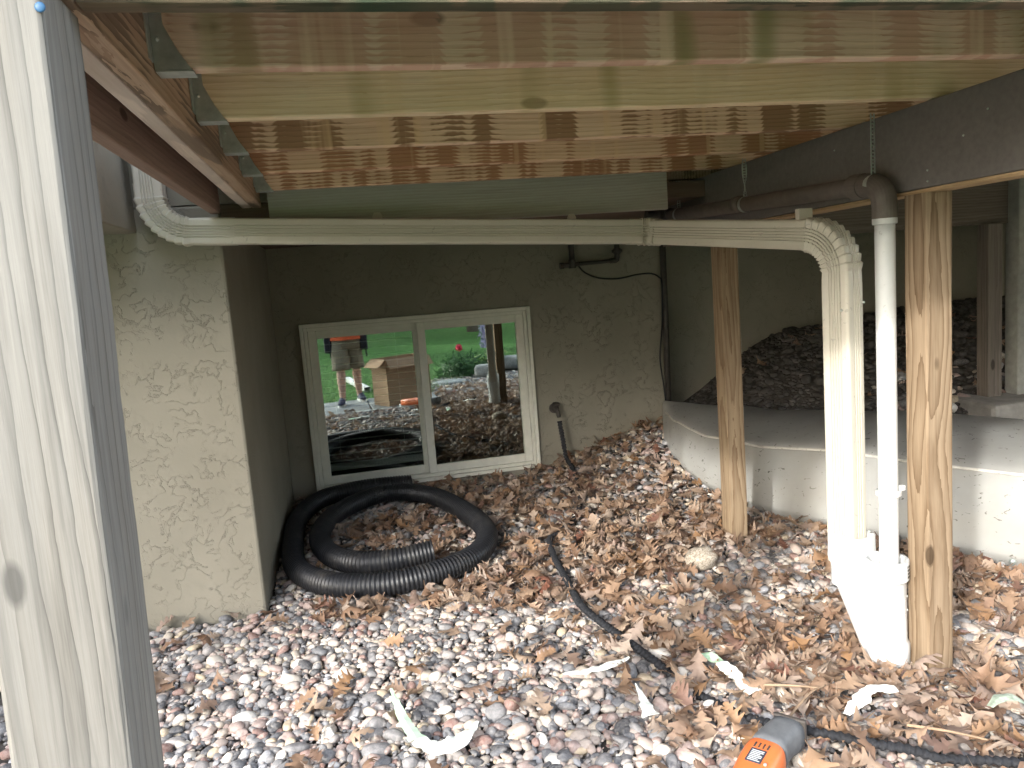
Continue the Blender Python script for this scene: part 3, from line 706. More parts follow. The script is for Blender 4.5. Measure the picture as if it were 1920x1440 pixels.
# ------------------------------------------------------------------ boat
boat = thing('boat', 'overturned cream plastic boat lying on the gravel behind the posts', 'boat', (2.6, 3.5, 0))
ax0 = Vector((2.06, 4.86, 0)); axd = Vector((.435, -.90, 0)).normalized(); axn = Vector((-axd.y, axd.x, 0)) * -1   # toward the viewer's left
if axn.x > 0: axn = -axn
def prof1(t, pts):
    for (a, va), (b, vb) in zip(pts, pts[1:]):
        if a <= t <= b:
            u = (t - a) / (b - a); u = u * u * (3 - 2 * u) * .35 + u * .65; return va + (vb - va) * u
    return pts[-1][1]
WID = [(0, .03), (.12, .15), (.3, .29), (.5, .41), (.75, .50), (1.0, .565), (1.37, .60), (2.0, .60), (2.6, .56), (3.2, .47), (3.6, .38)]
HGT = [(0, .45), (.2, .5), (.5, .6), (1.0, .76), (1.5, .86), (2.4, .86), (3.6, .8)]
BZ = [(0, .20), (.35, .13), (.7, .055), (1.1, .01), (3.6, 0)]
SEC = [(.97, -.01), (1.0, .012), (1.03, .05), (1.03, .065), (1.02, .09), (1.005, .19), (.985, .25), (.94, .35), (.905, .418), (.885, .44), (.86, .452), (.80, .466), (.70, .482), (.55, .50), (.4, .512), (.15, .522), (0, .525)]
lps = []; n = 90
for k in range(n + 1):
    t = 3.6 * (k / n) ** 1.15; w_ = prof1(t, WID); h_ = prof1(t, HGT); b_ = prof1(t, BZ); c = ax0 + axd * t
    full = [(u, z_) for u, z_ in SEC] + [(-u, z_) for u, z_ in reversed(SEC[:-1])]
    lps.append([c + axn * (u * w_) + Vector((0, 0, b_ + z_ * h_)) for u, z_ in full])
bm = NB(); loft(bm, lps); hull = part('hull', bm, BOAT, boat, smooth=True)
hull.data.set_sharp_from_angle(angle=R(60))
bm = NB(); bmesh.ops.create_icosphere(bm, subdivisions=2, radius=.014, matrix=Matrix.Translation((2.535, 2.52, .035))); part('bolt', bm, GALV, boat, smooth=True)
rl = []
for k in range(5, 91):
    t = 3.6 * (k / 90) ** 1.15; c = ax0 + axd * t; rl.append(c + axn * (.893 * prof1(t, WID)) + Vector((0, 0, prof1(t, BZ) + .434 * prof1(t, HGT))))
bm = NB(); tube(bm, rl, [.0065 + .0015 * pnoise(Vector((i * .4, 0, 0))) for i in range(len(rl))], 10); part('rub_rail', bm, dirty('dirty_rail', (.56, .55, .50), (.22, .20, .16), .5, .8, s1=12, s2=50), boat, smooth=True)

# ------------------------------------------------------------------ boulder, scraps, twigs
bm = NB(); bmesh.ops.create_icosphere(bm, subdivisions=4, radius=1)
for v in bm.verts:
    d_ = v.co.normalized(); v.co = Vector((d_.x * .072, d_.y * .062, d_.z * .052)) * (1 + .13 * pnoise(d_ * 1.6 + Vector((3, 1, 8))) + .03 * pnoise(d_ * 6))
bmesh.ops.translate(bm, verts=bm.verts, vec=(1.405, 3.0, .055))
tag(part('boulder', bm, GRANITE, smooth=True, base=(1.405, 3.0, 0)), 'rounded speckled granite boulder, the biggest stone on the gravel', 'boulder')
def ribbon(name, pts, wid, m_, label, group, extra=None, mats=None):
    P_ = catmull(pts, .008); fr = frames(P_); bm = NB(); n = len(P_); la = []
    for i, (p, (T, A, B)) in enumerate(zip(P_, fr)):
        t = i / (n - 1); ww = prof1(t, wid) * (1 + .35 * pnoise(Vector((i * .35, pts[0][0] * 9, 0)))); side = Vector((T.y, -T.x, 0)).normalized(); cu = .15 * ww
        p = p + Vector((0, 0, .008 * pnoise(Vector((i * .22, pts[0][1] * 7, 3)))))
        la.append([p + side * ww * (u + .25 * pnoise(Vector((i * .5, u * 5, 1)))) + Vector((0, 0, cu * (1 - u * u) + dz_ + .35 * ww * u * pnoise(Vector((i * .12, 4, pts[0][0]))) )) for u, dz_ in ((-1, .0007), (0, .0007), (1, .0007), (1, 0), (0, 0), (-1, 0))])
    loft(bm, la)
    if extra: extra(bm)
    o = part(name, bm, m_, base=tuple(pts[0])); tag(o, label, 'paper scrap', group); return o
SG = 'torn paper scraps on the gravel'
def P3(l, h=.045): return [(x, y, gz(x, y) + h + dz_) for x, y, dz_ in l]
sc1 = ribbon('paper_scrap', P3([(.02, 2.335, .03), (.035, 2.23, .025), (.055, 2.14, .01), (.075, 2.07, .005)]), [(0, .004), (.4, .012), (1, .022)], GREENPAPER, 'pale green pointed strip of paper standing up from the white curl', SG)
ribbon('paper_scrap', P3([(.075, 2.075, .002), (.12, 2.025, .0), (.17, 2.015, .004), (.22, 2.045, .01), (.255, 2.09, .012)]), [(0, .022), (.4, .034), (1, .006)], PAPER, 'curled white scrap of paper, nearest the camera', SG)
ribbon('paper_scrap', P3([(.565, 2.27, .01), (.64, 2.265, .008), (.71, 2.27, .008), (.80, 2.29, .014)]), [(0, .004), (.4, .018), (.8, .016), (1, .004)], PAPER, 'long thin white scrap of paper below the end of the hose', SG)
ribbon('paper_scrap', P3([(.755, 2.12, .02), (.748, 2.03, .01), (.738, 1.955, .004)]), [(0, .002), (.6, .016), (1, .024)], PAPER, 'small white triangle of paper', SG)
ribbon('paper_scrap', P3([(1.015, 2.235, .012), (1.045, 2.20, .016), (1.055, 2.14, .022)]), [(0, .008), (.5, .02), (1, .022)], GREENPAPER, 'green bent scrap of paper among the leaves left of the fitting', SG)
ribbon('paper_scrap', P3([(1.055, 2.14, .022), (1.062, 2.07, .016), (1.072, 1.965, .006)]), [(0, .022), (.6, .024), (1, .020)], PAPER, 'white tail of the green paper scrap', SG)
ribbon('paper_scrap', P3([(1.235, 1.765, .02), (1.29, 1.79, .035), (1.36, 1.82, .045), (1.425, 1.805, .04)]), [(0, .010), (.3, .022), (.7, .022), (1, .016)], PAPER, 'curved white strip of paper in front of the right post', SG)
ribbon('paper_scrap', P3([(1.60, 1.66, .03), (1.66, 1.67, .045), (1.70, 1.635, .03)]), [(0, .010), (.5, .018), (1, .01)], plain('shiny_wrapper', (.42, .50, .40), .25, .6, .3, var=.4, scale=40), 'shiny green wrapper at the right edge', SG)
def twig(pts, r, label):
    bm = NB(); Q = catmull(pts, .01); tube(bm, Q, [r * (1 - .5 * i / len(Q)) for i in range(len(Q))], 7)
    o = part('twig', bm, TWIG, smooth=True, base=tuple(pts[0])); tag(o, label, 'twig', 'twigs on the leaves')
twig(P3([(1.075, 1.79, .03), (1.13, 1.82, .045), (1.19, 1.855, .05), (1.25, 1.88, .045)]), .0042, 'bent brown twig beside the orange tool')
twig(P3([(1.10, 1.965, .03), (1.17, 1.925, .035), (1.24, 1.885, .035)]), .0045, 'straight pale twig behind the bent one')
twig(P3([(1.34, 1.66, .03), (1.42, 1.60, .03), (1.48, 1.54, .03)]), .0045, 'pale twig at the lower right near the hose')

# ------------------------------------------------------------------ orange power tool
tool = thing('power_tool', 'orange and grey handheld power tool lying on the leaves', 'power tool', (.95, 1.65, .05))
ta = Vector((.745, 1.49, .065)); tb = Vector((.992, 1.70, .085)); td = (tb - ta).normalized(); tn = Vector((td.y, -td.x, 0)).normalized(); tu = tn.cross(td)
def sup(c, a, b, e=.62, n=28, U=None, V_=None):
    U = U or tn; V_ = V_ or tu; out = []
    for k in range(n):
        t = 2 * math.pi * k / n; x, y = math.cos(t), math.sin(t)
        out.append(c + U * (a * math.copysign(abs(x) ** e, x)) + V_ * (b * math.copysign(abs(y) ** e, y)))
    return out
L = (tb - ta).length
bm = NB(); loft(bm, [sup(ta + td * L * t, a * 1.12, b * 1.12) for t, a, b in ((-.35, .030, .03), (0, .036, .036), (.3, .040, .038), (.5, .044, .040), (.62, .0445, .041), (.70, .043, .040), (.735, .039, .037))]); part('orange_body', bm, ORANGE, tool, smooth=True)
bm = NB(); hd_ = (td + tn * .22).normalized()
loft(bm, [sup(ta + td * L * .715, .046, .044), sup(ta + td * L * .80, .045, .043), sup(ta + td * L * .90 + tn * .004, .043, .042), sup(ta + td * L * .98 + tn * .012, .044, .044, U=tn), sup(ta + td * L * 1.06 + tn * .016, .043, .043), sup(ta + td * L * 1.09 + tn * .018, .036, .035)]); part('grey_head', bm, GREYRUB, tool, smooth=True)
bm = NB(); c = ta + td * (L * 1.08) + tn * .02 + tu * .01
box(bm, (-.042, -.006, -.030), (.042, .006, .034), .004, Matrix.Translation(c) @ Matrix(((tn.x, td.x, tu.x, 0), (tn.y, td.y, tu.y, 0), (tn.z, td.z, tu.z, 0), (0, 0, 0, 1)))); part('guard_plate', bm, BLACKIRON, tool)
bm = NB(); cb = ta + td * L * .50 + tu * .0452; mt = Matrix.Translation(cb) @ Matrix(((tn.x, td.x, tu.x, 0), (tn.y, td.y, tu.y, 0), (tn.z, td.z, tu.z, 0), (0, 0, 0, 1)))
box(bm, (-.020, -.026, -.001), (.018, .024, .0012), 0, mt); lab = part('rating_label', bm, plain('label_dark', (.04, .045, .06), .4), tool)
bm = NB()
for k in range(7): box(bm, (-.016, -.022 + k * .0062, .0012), (.014 - .006 * (k % 3 == 1), -.022 + k * .0062 + .0028, .0016), 0, mt)
part('label_print', bm, PVC, lab)

for k in range(4):
    bm = NB(); box(bm, (-.0195 + .011 * k, .030, -.002), (-.0145 + .011 * k, .050, .0012), .001, mt); part('vent', bm, BLACKIRON, tool)
bm = NB(); bmesh.ops.create_icosphere(bm, subdivisions=2, radius=.0045, matrix=mt @ Matrix.Translation((.028, -.02, -.002))); part('screw', bm, GALV, tool, smooth=True)

# ------------------------------------------------------------------ the yard behind the camera (seen in the window)
SZ = -.127
per = thing('person', 'person in khaki shorts and an orange shirt standing on the stone path', 'person', (.15, -.38, SZ))
V_ = []; E_ = []; Rd = []
def jv(p, r, par=None):
    V_.append(p); Rd.append(r); i = len(V_) - 1
    if par is not None: E_.append((par, i))
    return i
pel = jv((.15, -.40, .80), (.155, .115)); 
sp1 = jv((.15, -.40, .98), (.15, .105), pel); sp2 = jv((.15, -.39, 1.16), (.165, .11), sp1); sp3 = jv((.15, -.38, 1.30), (.16, .10), sp2)
nk = jv((.15, -.365, 1.39), (.058, .06), sp3); hd0 = jv((.15, -.345, 1.46), (.072, .085), nk); hd1 = jv((.15, -.34, 1.54), (.075, .092), hd0); hd2 = jv((.15, -.35, 1.60), (.045, .06), hd1)
for s, ft in ((-1, (.035, -.17)), (1, (.275, -.55))):
    hx = .15 + s * .09
    h = jv((hx, -.40, .72), (.095, .10), pel); k = jv(((hx + ft[0]) / 2, (-.40 + ft[1]) / 2 + .03, .36), (.062, .064), h)
    cf = jv((hx * .3 + ft[0] * .7, -.12 + ft[1] * .7 - .01, .22), (.060, .064), k); an = jv((ft[0], ft[1] - .02, -.05), (.037, .04), cf)
    jv((ft[0] + s * .01, ft[1] + .10, -.095), (.035, .022), an)
    sh = jv((.15 + s * .17, -.385, 1.31), (.06, .06), sp3); el = jv((.15 + s * .26, -.38, 1.05), (.044, .044), sh)
    wr = jv((.15 + s * .12 - .03, -.19, 1.19), (.028, .026), el); pm = jv((.15 + s * .075 - .05, -.135, 1.225), (.034, .018), wr)
    for q, (dx, dz_, l) in enumerate(((-.022, .012, .05), (-.008, .018, .058), (.008, .018, .055), (.022, .012, .043))):
        a_ = jv((.15 + s * .075 - .05 + dx, -.115, 1.245 + dz_), (.0095, .0095), pm); jv((.15 + s * .06 - .05 + dx - s * l * .4, -.10, 1.25 + dz_ + l * .5), (.008, .008), a_)
    t_ = jv((.15 + s * .05 - .05, -.13, 1.235), (.011, .011), pm); jv((.15 + s * .03 - .05, -.115, 1.27), (.009, .009), t_)
me = bpy.data.meshes.new('person_body'); me.from_pydata(V_, E_, []); me.update()
body = bpy.data.objects.new('body', me); COL.objects.link(body); body.parent = per; body.location = -Vector(per.location)
sk = body.modifiers.new('skin', 'SKIN'); sk.use_smooth_shade = True
for i, r_ in enumerate(Rd): me.skin_vertices[0].data[i].radius = r_
me.skin_vertices[0].data[0].use_root = True
body.modifiers.new('sub', 'SUBSURF').levels = 2; body.modifiers['sub'].render_levels = 2
me.materials.append(SKIN)
def ell(c, a, b, n=24, wob=0.0, sd_=0): return [Vector((c[0] + a * math.cos(2 * math.pi * k / n) * (1 + wob * pnoise(Vector((k * .9, c[2] * 9, sd_)))), c[1] + b * math.sin(2 * math.pi * k / n) * (1 + wob * pnoise(Vector((k * .9, c[2] * 9, sd_ + 5)))), c[2])) for k in range(n)]
bm = NB()
loft(bm, [ell((.15, -.40, z_), a, b, wob=.08) for z_, a, b in ((.88, .185, .135), (.80, .195, .145), (.70, .205, .15), (.62, .205, .15))])
for s, ft in ((-1, (.035, -.17)), (1, (.275, -.55))):
    hx = .15 + s * .083; lp = []
    for k in range(9):
        z_ = .74 - .40 * k / 8; t = k / 8 * .55
        lp.append(ell((hx + (ft[0] - hx) * t * .6, -.40 + (ft[1] + .40) * t * .6 + .01, z_), .112 + .012 * k / 8, .118 + .008 * k / 8, wob=.10 + .1 * k / 8, sd_=s * 7))
    loft(bm, lp, True, True, True)
part('shorts', bm, KHAKI, per, smooth=True)
bm = NB(); loft(bm, [ell((.15, -.39 - .0 * z_, z_), a, b, wob=.05) for z_, a, b in ((.735, .222, .165), (.84, .205, .155), (.95, .190, .145), (1.10, .20, .14), (1.25, .205, .13), (1.34, .17, .10), (1.38, .075, .07))], True, False, True)
for s in (-1, 1): tube(bm, [(.15 + s * .16, -.385, 1.33), (.15 + s * .22, -.385, 1.22), (.15 + s * .25, -.38, 1.12)], [.075, .072, .068], 16)
part('shirt', bm, ORANGECLOTH, per, smooth=True)
bm = NB(); bmesh.ops.create_icosphere(bm, subdivisions=3, radius=1, matrix=Matrix.Translation((.15, -.375, 1.545)) @ Matrix.Diagonal((.095, .10, .098, 1)))
part('hair', bm, plain('brown_hair', (.06, .04, .03), .8), per, smooth=True)
for s, ft in ((-1, (.035, -.17)), (1, (.275, -.55))):
    c = Vector((ft[0], ft[1], SZ)); fx = s * .04
    bm = NB(); loft(bm, [[Vector((c.x + fx * (yy + .08) * 4 + a * math.cos(q), c.y + yy, c.z + .022 + max(0, h * (.5 + .5 * math.sin(q))))) for q in [2 * math.pi * k / 16 for k in range(16)]] for yy, a, h in ((-.10, .025, .05), (-.085, .038, .095), (-.03, .042, .105), (.02, .044, .085), (.08, .048, .058), (.14, .044, .042), (.175, .022, .028))]); sh_ = part('shoe', bm, NAVY, per, smooth=True)
    bm = NB(); loft(bm, [[Vector((c.x + fx * (yy + .08) * 4 + a * u, c.y + yy, c.z + v)) for u, v in ((-1, 0), (1, 0), (1.03, .026), (-1.03, .026))] for yy, a in ((-.108, .022), (-.09, .04), (-.03, .042), (.08, .05), (.14, .046), (.182, .02))]); part('sole', bm, SOLE, sh_)
for s, zc, h in ((-1, .70, .26), (1, .68, .20)):
    bm = NB(); x_ = .15 + s * .235; box(bm, (x_ - .05, -.44, zc - h / 2), (x_ + .05, -.32, zc + h / 2), .02)
    tube(bm, [(x_ - .02, -.36, zc + h / 2 - .03), (x_ - .02, -.36, zc + h / 2 + .05)], .012, 8); tube(bm, [(x_ + .02, -.40, zc - h / 2 + .03), (x_ + .03, -.40, zc - h / 2 - .10)], .010, 8)
    part('tool_pouch', bm, POUCH, per)
# cardboard box
bx = thing('cardboard_box', 'tall open cardboard box with its flaps folded out on the stone path', 'box', (.80, .06, SZ), R(-28))
bm = NB(); bw, bd, bh, th = .33, .175, .60, .005
for x0, x1, y0, y1 in ((-bw, bw, -bd, -bd + th), (-bw, bw, bd - th, bd), (-bw, -bw + th, -bd + th, bd - th), (bw - th, bw, -bd + th, bd - th)): box(bm, (x0, y0, 0), (x1, y1, bh))
box(bm, (-bw + th, -bd + th, 0), (bw - th, bd - th, th)); part('carton', bm, CARD, bx, local=True)
for ax_, s, ln, an in (('x', 1, .15, 52), ('x', -1, .15, 70), ('y', -1, .15, 40), ('y', 1, .15, 60)):
    bm = NB(); hw = bw if ax_ == 'x' else bd
    box(bm, (-hw + .003, 0, -.0025), (hw - .003, ln, .0025))
    if ax_ == 'x': m_ = Matrix.Translation((0, s * bd, bh + .003)) @ (Matrix.Identity(4) if s > 0 else Matrix.Rotation(R(180), 4, 'Z')) @ Matrix.Rotation(R(-an), 4, 'X')
    else: m_ = Matrix.Translation((s * bw, 0, bh + .003)) @ Matrix.Rotation(R(-90 if s > 0 else 90), 4, 'Z') @ Matrix.Rotation(R(-an), 4, 'X')
    bmesh.ops.transform(bm, matrix=m_, verts=bm.verts); part('flap', bm, CARD, bx, local=True)
# offcut of downspout on the grass
bm = NB(); p0 = Vector((.20, -3.3, -.10)); p1 = Vector((.43, -1.45, -.095)); T_ = (p1 - p0).normalized(); B_ = Vector((T_.y, -T_.x, 0)).normalized(); A_ = B_.cross(T_)
sweep(bm, straight(p0, p1, B_, A_), DP, False, False); sweep(bm, straight(p0 + T_ * .001, p1 - T_ * .001, B_, A_, .95), DP, False, False)
o = part('downspout_offcut', bm, plain('white_aluminium', (.72, .72, .70), .35), base=tuple(p0)); tag(o, 'white rectangular downspout offcut lying on the grass', 'downspout')
bm = NB(); tube(bm, [(.68, .86, -.085), (.74, .85, -.085), (.745, .849, -.085), (.92, .825, -.085)], [.052, .052, .046, .046], 24)
o = part('pipe_offcut', bm, PVC, base=(.8, .84, -.09)); tag(o, 'short white plastic pipe piece lying on the gravel by the path', 'pipe')
def rock(name, c, s, seed, label, group, m_=STONEBLOCK, square=.0):
    bm = NB(); bmesh.ops.create_icosphere(bm, subdivisions=3, radius=1)
    for v in bm.verts:
        d_ = v.co.normalized(); mx = max(abs(d_.x), abs(d_.y), abs(d_.z)); q = d_ * (1 - square) + d_ / mx * square * .8
        v.co = Vector((q.x * s[0], q.y * s[1], q.z * s[2])) * (1 + .12 * pnoise(d_ * 2 + Vector((seed, 0, 0))))
    bmesh.ops.rotate(bm, verts=bm.verts, matrix=Matrix.Rotation(seed * .7, 3, 'Z')); bmesh.ops.translate(bm, verts=bm.verts, vec=c)
    o = part(name, bm, m_, smooth=True, base=c); tag(o, label, 'stone', group)
rock('edging_stone', (2.35, -2.0, -.05), (.20, .14, .13), .5, 'grey edging stone nearest the post in the window reflection', 'edging stones of the flower bed', square=.7)
rock('edging_stone', (3.0, -2.75, -.03), (.26, .16, .14), .8, 'longer grey edging stone in front of the light green plant', 'edging stones of the flower bed', square=.7)
rock('edging_stone', (2.62, -2.3, -.06), (.14, .12, .10), 2.4, 'small edging stone between the two larger ones', 'edging stones of the flower bed', square=.6)
rock('flagstone', (1.72, -1.75, -.15), (.30, .24, .05), .3, 'blue grey flagstone lying on the gravel', 'flagstones', SLAB, .3)
rock('flagstone', (1.62, -.75, -.16), (.34, .42, .035), 1.3, 'broad flat flagstone beside the end of the path', 'flagstones', SLAB, .4)
rock('flagstone', (1.38, .62, -.13), (.14, .10, .045), 2.0, 'small dark flagstone at the edge of the leaves', 'flagstones', SLAB, .2)

def blades(name, XY, z, h, wv, m_, lean=.5, seg=3):
    N = len(XY); a = rng.uniform(0, 2 * np.pi, N); ln = rng.uniform(.2, 1, N) * lean; H = h * rng.uniform(.6, 1.25, N); W_ = wv * rng.uniform(.7, 1.3, N)
    b = rng.uniform(0, 2 * np.pi, N); V = np.zeros((N, seg * 2 + 2, 3)); 
    for k in range(seg + 1):
        t = k / seg; cx = XY[:, 0] + np.cos(a) * ln * H * t * t; cy = XY[:, 1] + np.sin(a) * ln * H * t * t; cz = z + H * (t - .25 * ln * t * t); ww = W_ * (1 - t * .92)
        V[:, 2 * k] = np.stack([cx + np.cos(b) * ww, cy + np.sin(b) * ww, cz], 1); V[:, 2 * k + 1] = np.stack([cx - np.cos(b) * ww, cy - np.sin(b) * ww, cz], 1)
    F0 = np.array([[2 * k, 2 * k + 1, 2 * k + 3, 2 * k + 2] for k in range(seg)]); F = (F0[None] + (np.arange(N) * (2 * seg + 2))[:, None, None]).reshape(-1, 4)
    return npmesh(name, V.reshape(-1, 3), F, m_, False)
N = 26000; gx = rng.uniform(-1.6, 5.5, N); gy = -.68 - 6.5 * rng.uniform(0, 1, N) ** 1.3
keep = ~((gx > 1.25 + (-.6 - gy) * .5) & (gy > -4.2)); XY = np.stack([gx, gy], 1)[keep]
tag(blades('grass', XY, -.155, .075, .0035, GRASS), kind='stuff')
def leafrose(bm, c, n, ln, wd, up, rnd=.3):
    for k in range(n):
        a = 2 * math.pi * k / n * 2.4 + random.uniform(-.3, .3); u = random.uniform(.4, 1); L_ = ln * random.uniform(.6, 1.1)
        d_ = Vector((math.cos(a), math.sin(a), 0)); sdv = Vector((-d_.y, d_.x, 0)); prev = None
        for i in range(7):
            t = i / 6; p = Vector(c) + d_ * (L_ * t * (1.1 - .5 * u * (1 - t))) + Z * (up * u * (t * 1.9 - 1.35 * t * t)); ww = wd * math.sin(math.pi * min(1, .08 + t * .92)) ** .8 * (.25 if t < .2 else 1)
            row = [bm.verts.new(p - sdv * ww + Z * ww * .3), bm.verts.new(p), bm.verts.new(p + sdv * ww + Z * ww * .3)]
            if prev:
                for j in (0, 1): bm.faces.new((prev[j], prev[j + 1], row[j + 1], row[j]))
            prev = row
bm = NB(); leafrose(bm, (2.72, -3.05, -.14), 46, .42, .075, .42); o = part('hosta_plant', bm, HOSTA, base=(2.72, -3.05, -.15)); tag(o, 'light green broad leaved plant behind the edging stones', 'plant')
sh = thing('flowering_shrub', 'dark green shrub with one red bloom at the edge of the lawn', 'shrub', (2.1, -2.55, -.15))
bm = NB()
for k in range(900):
    d_ = Vector((random.gauss(0, 1), random.gauss(0, 1), abs(random.gauss(0, 1)))).normalized(); r_ = random.uniform(.35, 1); p = Vector((2.1 + d_.x * .48 * r_, -2.55 + d_.y * .42 * r_, -.14 + d_.z * .44 * r_))
    u = Vector((random.gauss(0, 1), random.gauss(0, 1), random.gauss(0, .5))).normalized(); v = u.cross(d_).normalized() if abs(u.dot(d_)) < .99 else Vector((1, 0, 0)); l_ = random.uniform(.04, .08)
    vs = [bm.verts.new(p + u * l_), bm.verts.new(p + v * .014), bm.verts.new(p - u * l_), bm.verts.new(p - v * .014)]; bm.faces.new(vs)
part('foliage', bm, PEONY, sh)
bm = NB()
for k in range(60):
    d_ = Vector((random.gauss(0, 1), random.gauss(0, 1), random.gauss(0, 1) + .5)).normalized(); p = Vector((1.985, -2.2, .345)) + d_ * .045; u = d_.orthogonal().normalized(); u.rotate(Matrix.Rotation(random.uniform(0, 6), 3, d_)); v = d_.cross(u)
    bm.faces.new([bm.verts.new(p + (u * a + v * b) * .028 + d_ * c_) for a, b, c_ in ((1, .2, .012), (.4, .9, .01), (-.6, .7, 0), (-.9, -.3, -.005), (.1, -.9, .004))])
part('bloom', bm, RED, sh)
bm = NB()
for k in range(70):
    a = random.uniform(0, 6.28); r_ = random.uniform(0, .16); bx_, by_ = 2.95 + r_ * math.cos(a), -4.4 + r_ * math.sin(a)
    for q in range(14):
        zz = .15 + q * .035; p = Vector((bx_ + random.gauss(0, .012), by_ + random.gauss(0, .012), zz)); s_ = .016
        bm.faces.new([bm.verts.new(p + Vector((random.gauss(0, s_), random.gauss(0, s_), random.gauss(0, s_)))) for _ in range(4)])
o = part('lavender_clump', bm, plain('lavender', (.42, .38, .55), .8), base=(2.95, -4.4, -.15)); tag(o, 'pale lilac flowering clump behind the dark post in the window', 'plant')

# ------------------------------------------------------------------ gravel: thousands of rounded stones
def ico(sub):
    b = bmesh.new(); bmesh.ops.create_icosphere(b, subdivisions=sub, radius=1); b.verts.ensure_lookup_table()
    V = np.array([v.co[:] for v in b.verts]); F = np.array([[v.index for v in f.verts] for f in b.faces]); b.free(); return V, F
IV, IF = ico(2)
IVh, IFh = ico(3)
def stones(name, pts, sizes, zoff, hi=False):
    Vb, Fb = (IVh, IFh) if hi else (IV, IF)
    shapes = []
    for s in range(14):
        q = np.array([1 + .22 * pnoise(Vector(v * 1.1) + Vector((s * 5.3, 0, 0))) + .12 * pnoise(Vector(v * 2.6) + Vector((0, s * 4.1, 0))) for v in Vb])
        e = random.uniform(.75, 1.0); S = np.sign(Vb) * np.abs(Vb) ** e; shapes.append(S * q[:, None])
    N = len(pts); si = rng.integers(0, 14, N); Vs = np.empty((N, len(Vb), 3))
    for s in range(14):
        m_ = si == s; n = m_.sum()
        if n == 0: continue
        sc = np.stack([sizes[m_] * rng.uniform(.9, 1.35, n), sizes[m_] * rng.uniform(.65, 1.0, n), sizes[m_] * rng.uniform(.42, .72, n)], 1)
        v = shapes[s][None] * sc[:, None]
        ya = rng.uniform(0, 2 * np.pi, n); ti = rng.normal(0, .32, n); ti2 = rng.normal(0, .32, n)
        c, s_ = np.cos(ti), np.sin(ti); x, y, z_ = v[..., 0], v[..., 1], v[..., 2]
        x, z_ = x * c[:, None] + z_ * s_[:, None], -x * s_[:, None] + z_ * c[:, None]
        c, s_ = np.cos(ti2), np.sin(ti2); y, z_ = y * c[:, None] - z_ * s_[:, None], y * s_[:, None] + z_ * c[:, None]
        c, s_ = np.cos(ya), np.sin(ya); x, y = x * c[:, None] - y * s_[:, None], x * s_[:, None] + y * c[:, None]
        Vs[m_] = np.stack([x, y, z_], -1)
    Z0 = gza(pts[:, 0], pts[:, 1]) + zoff
    Vs += np.concatenate([pts, Z0[:, None]], 1)[:, None]
    F = (Fb[None] + (np.arange(N) * len(Vb))[:, None, None]).reshape(-1, 3)
    return Vs.reshape(-1, 3), F
def jgrid(x0, x1, y0, y1, dens):
    c = 1 / math.sqrt(dens); gx, gy = np.meshgrid(np.arange(x0, x1, c), np.arange(y0, y1, c)); p = np.stack([gx.ravel(), gy.ravel()], 1); return p + rng.uniform(-.5, .5, p.shape) * c * 1.1
def hidden(p):
    x, y = p[:, 0], p[:, 1]
    return ((x < PX + .01) & (y > PY - .01)) | (y > 5.33) | ((y > WY - .005) & (x < 2.13)) | ((np.abs(x + .39) < .075) & (np.abs(y - 1.07) < .075)) | ((x < 1.30) & (y < .72)) | ((x - HX) ** 2 + (y - HY) ** 2 < .05 ** 2)
Vl, Fl, off = [], [], 0
def add(p, s, zo, hi=False):
    global off
    k = ~hidden(p); p, s, zo = p[k], s[k], zo[k]; V, F = stones('', p, s, zo, hi); Vl.append(V); Fl.append(F + off); off += len(V)
for (x0, x1, y0, y1, dn, big, hi) in ((-1.0, 2.5, 1.40, 2.4, 2300, 1.0, True), (-1.1, 2.7, 2.4, 3.1, 2250, 1.0, False), (-.9, 2.7, 3.1, 3.8, 2000, 1.0, False), (-.45, 2.3, 3.8, 5.3, 1150, 1.12, False), (2.7, 5.4, 1.35, 3.8, 500, 1.4, False), (3.2, 4.6, 3.3, 4.3, 160, 2.3, False), (-1.4, 2.7, .70, 1.35, 900, 1.1, False), (1.25, 3.3, -2.3, .72, 500, 1.3, False), (-3, -1.1, .7, 3.27, 500, 1.4, False)):
    p = jgrid(x0, x1, y0, y1, dn); n = len(p)
    add(p, np.clip(rng.lognormal(math.log(.0122), .36, n), .005, .034) * big, rng.uniform(.0, .016, n), hi)
    if y0 > .6 and x0 < 2 and y1 < 5:
        q = jgrid(x0, x1, y0, y1, dn * .9); n = len(q)
        add(q, np.clip(rng.lognormal(math.log(.0062), .3, n), .003, .010) * big, rng.uniform(.004, .016, n), False)
    q = jgrid(x0, x1, y0, y1, dn * .16); n = len(q)
    add(q, np.clip(rng.lognormal(math.log(.0185), .26, n), .011, .036) * big, rng.uniform(.012, .022, n), hi)
o = npmesh('gravel', np.concatenate(Vl), np.concatenate(Fl), GRAVEL); tag(o, kind='stuff'); o['label'] = 'mixed grey, cream and reddish river gravel'

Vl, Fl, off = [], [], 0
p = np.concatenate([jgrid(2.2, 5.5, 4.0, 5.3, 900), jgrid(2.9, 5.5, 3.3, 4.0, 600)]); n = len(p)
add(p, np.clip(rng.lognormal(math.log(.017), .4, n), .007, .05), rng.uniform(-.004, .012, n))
SHADE_RUBBLE = plain('shade_darkened_rubble', (.085, .078, .072), .9, .1, var=.5, scale=14, bump=.4)  # stones coloured darker to stand for the shade on the bank
o = npmesh('rubble', np.concatenate(Vl), np.concatenate(Fl), SHADE_RUBBLE); tag(o, kind='stuff'); o['label'] = 'rubble and soil banked against the rear wall, colour darkened for shade'

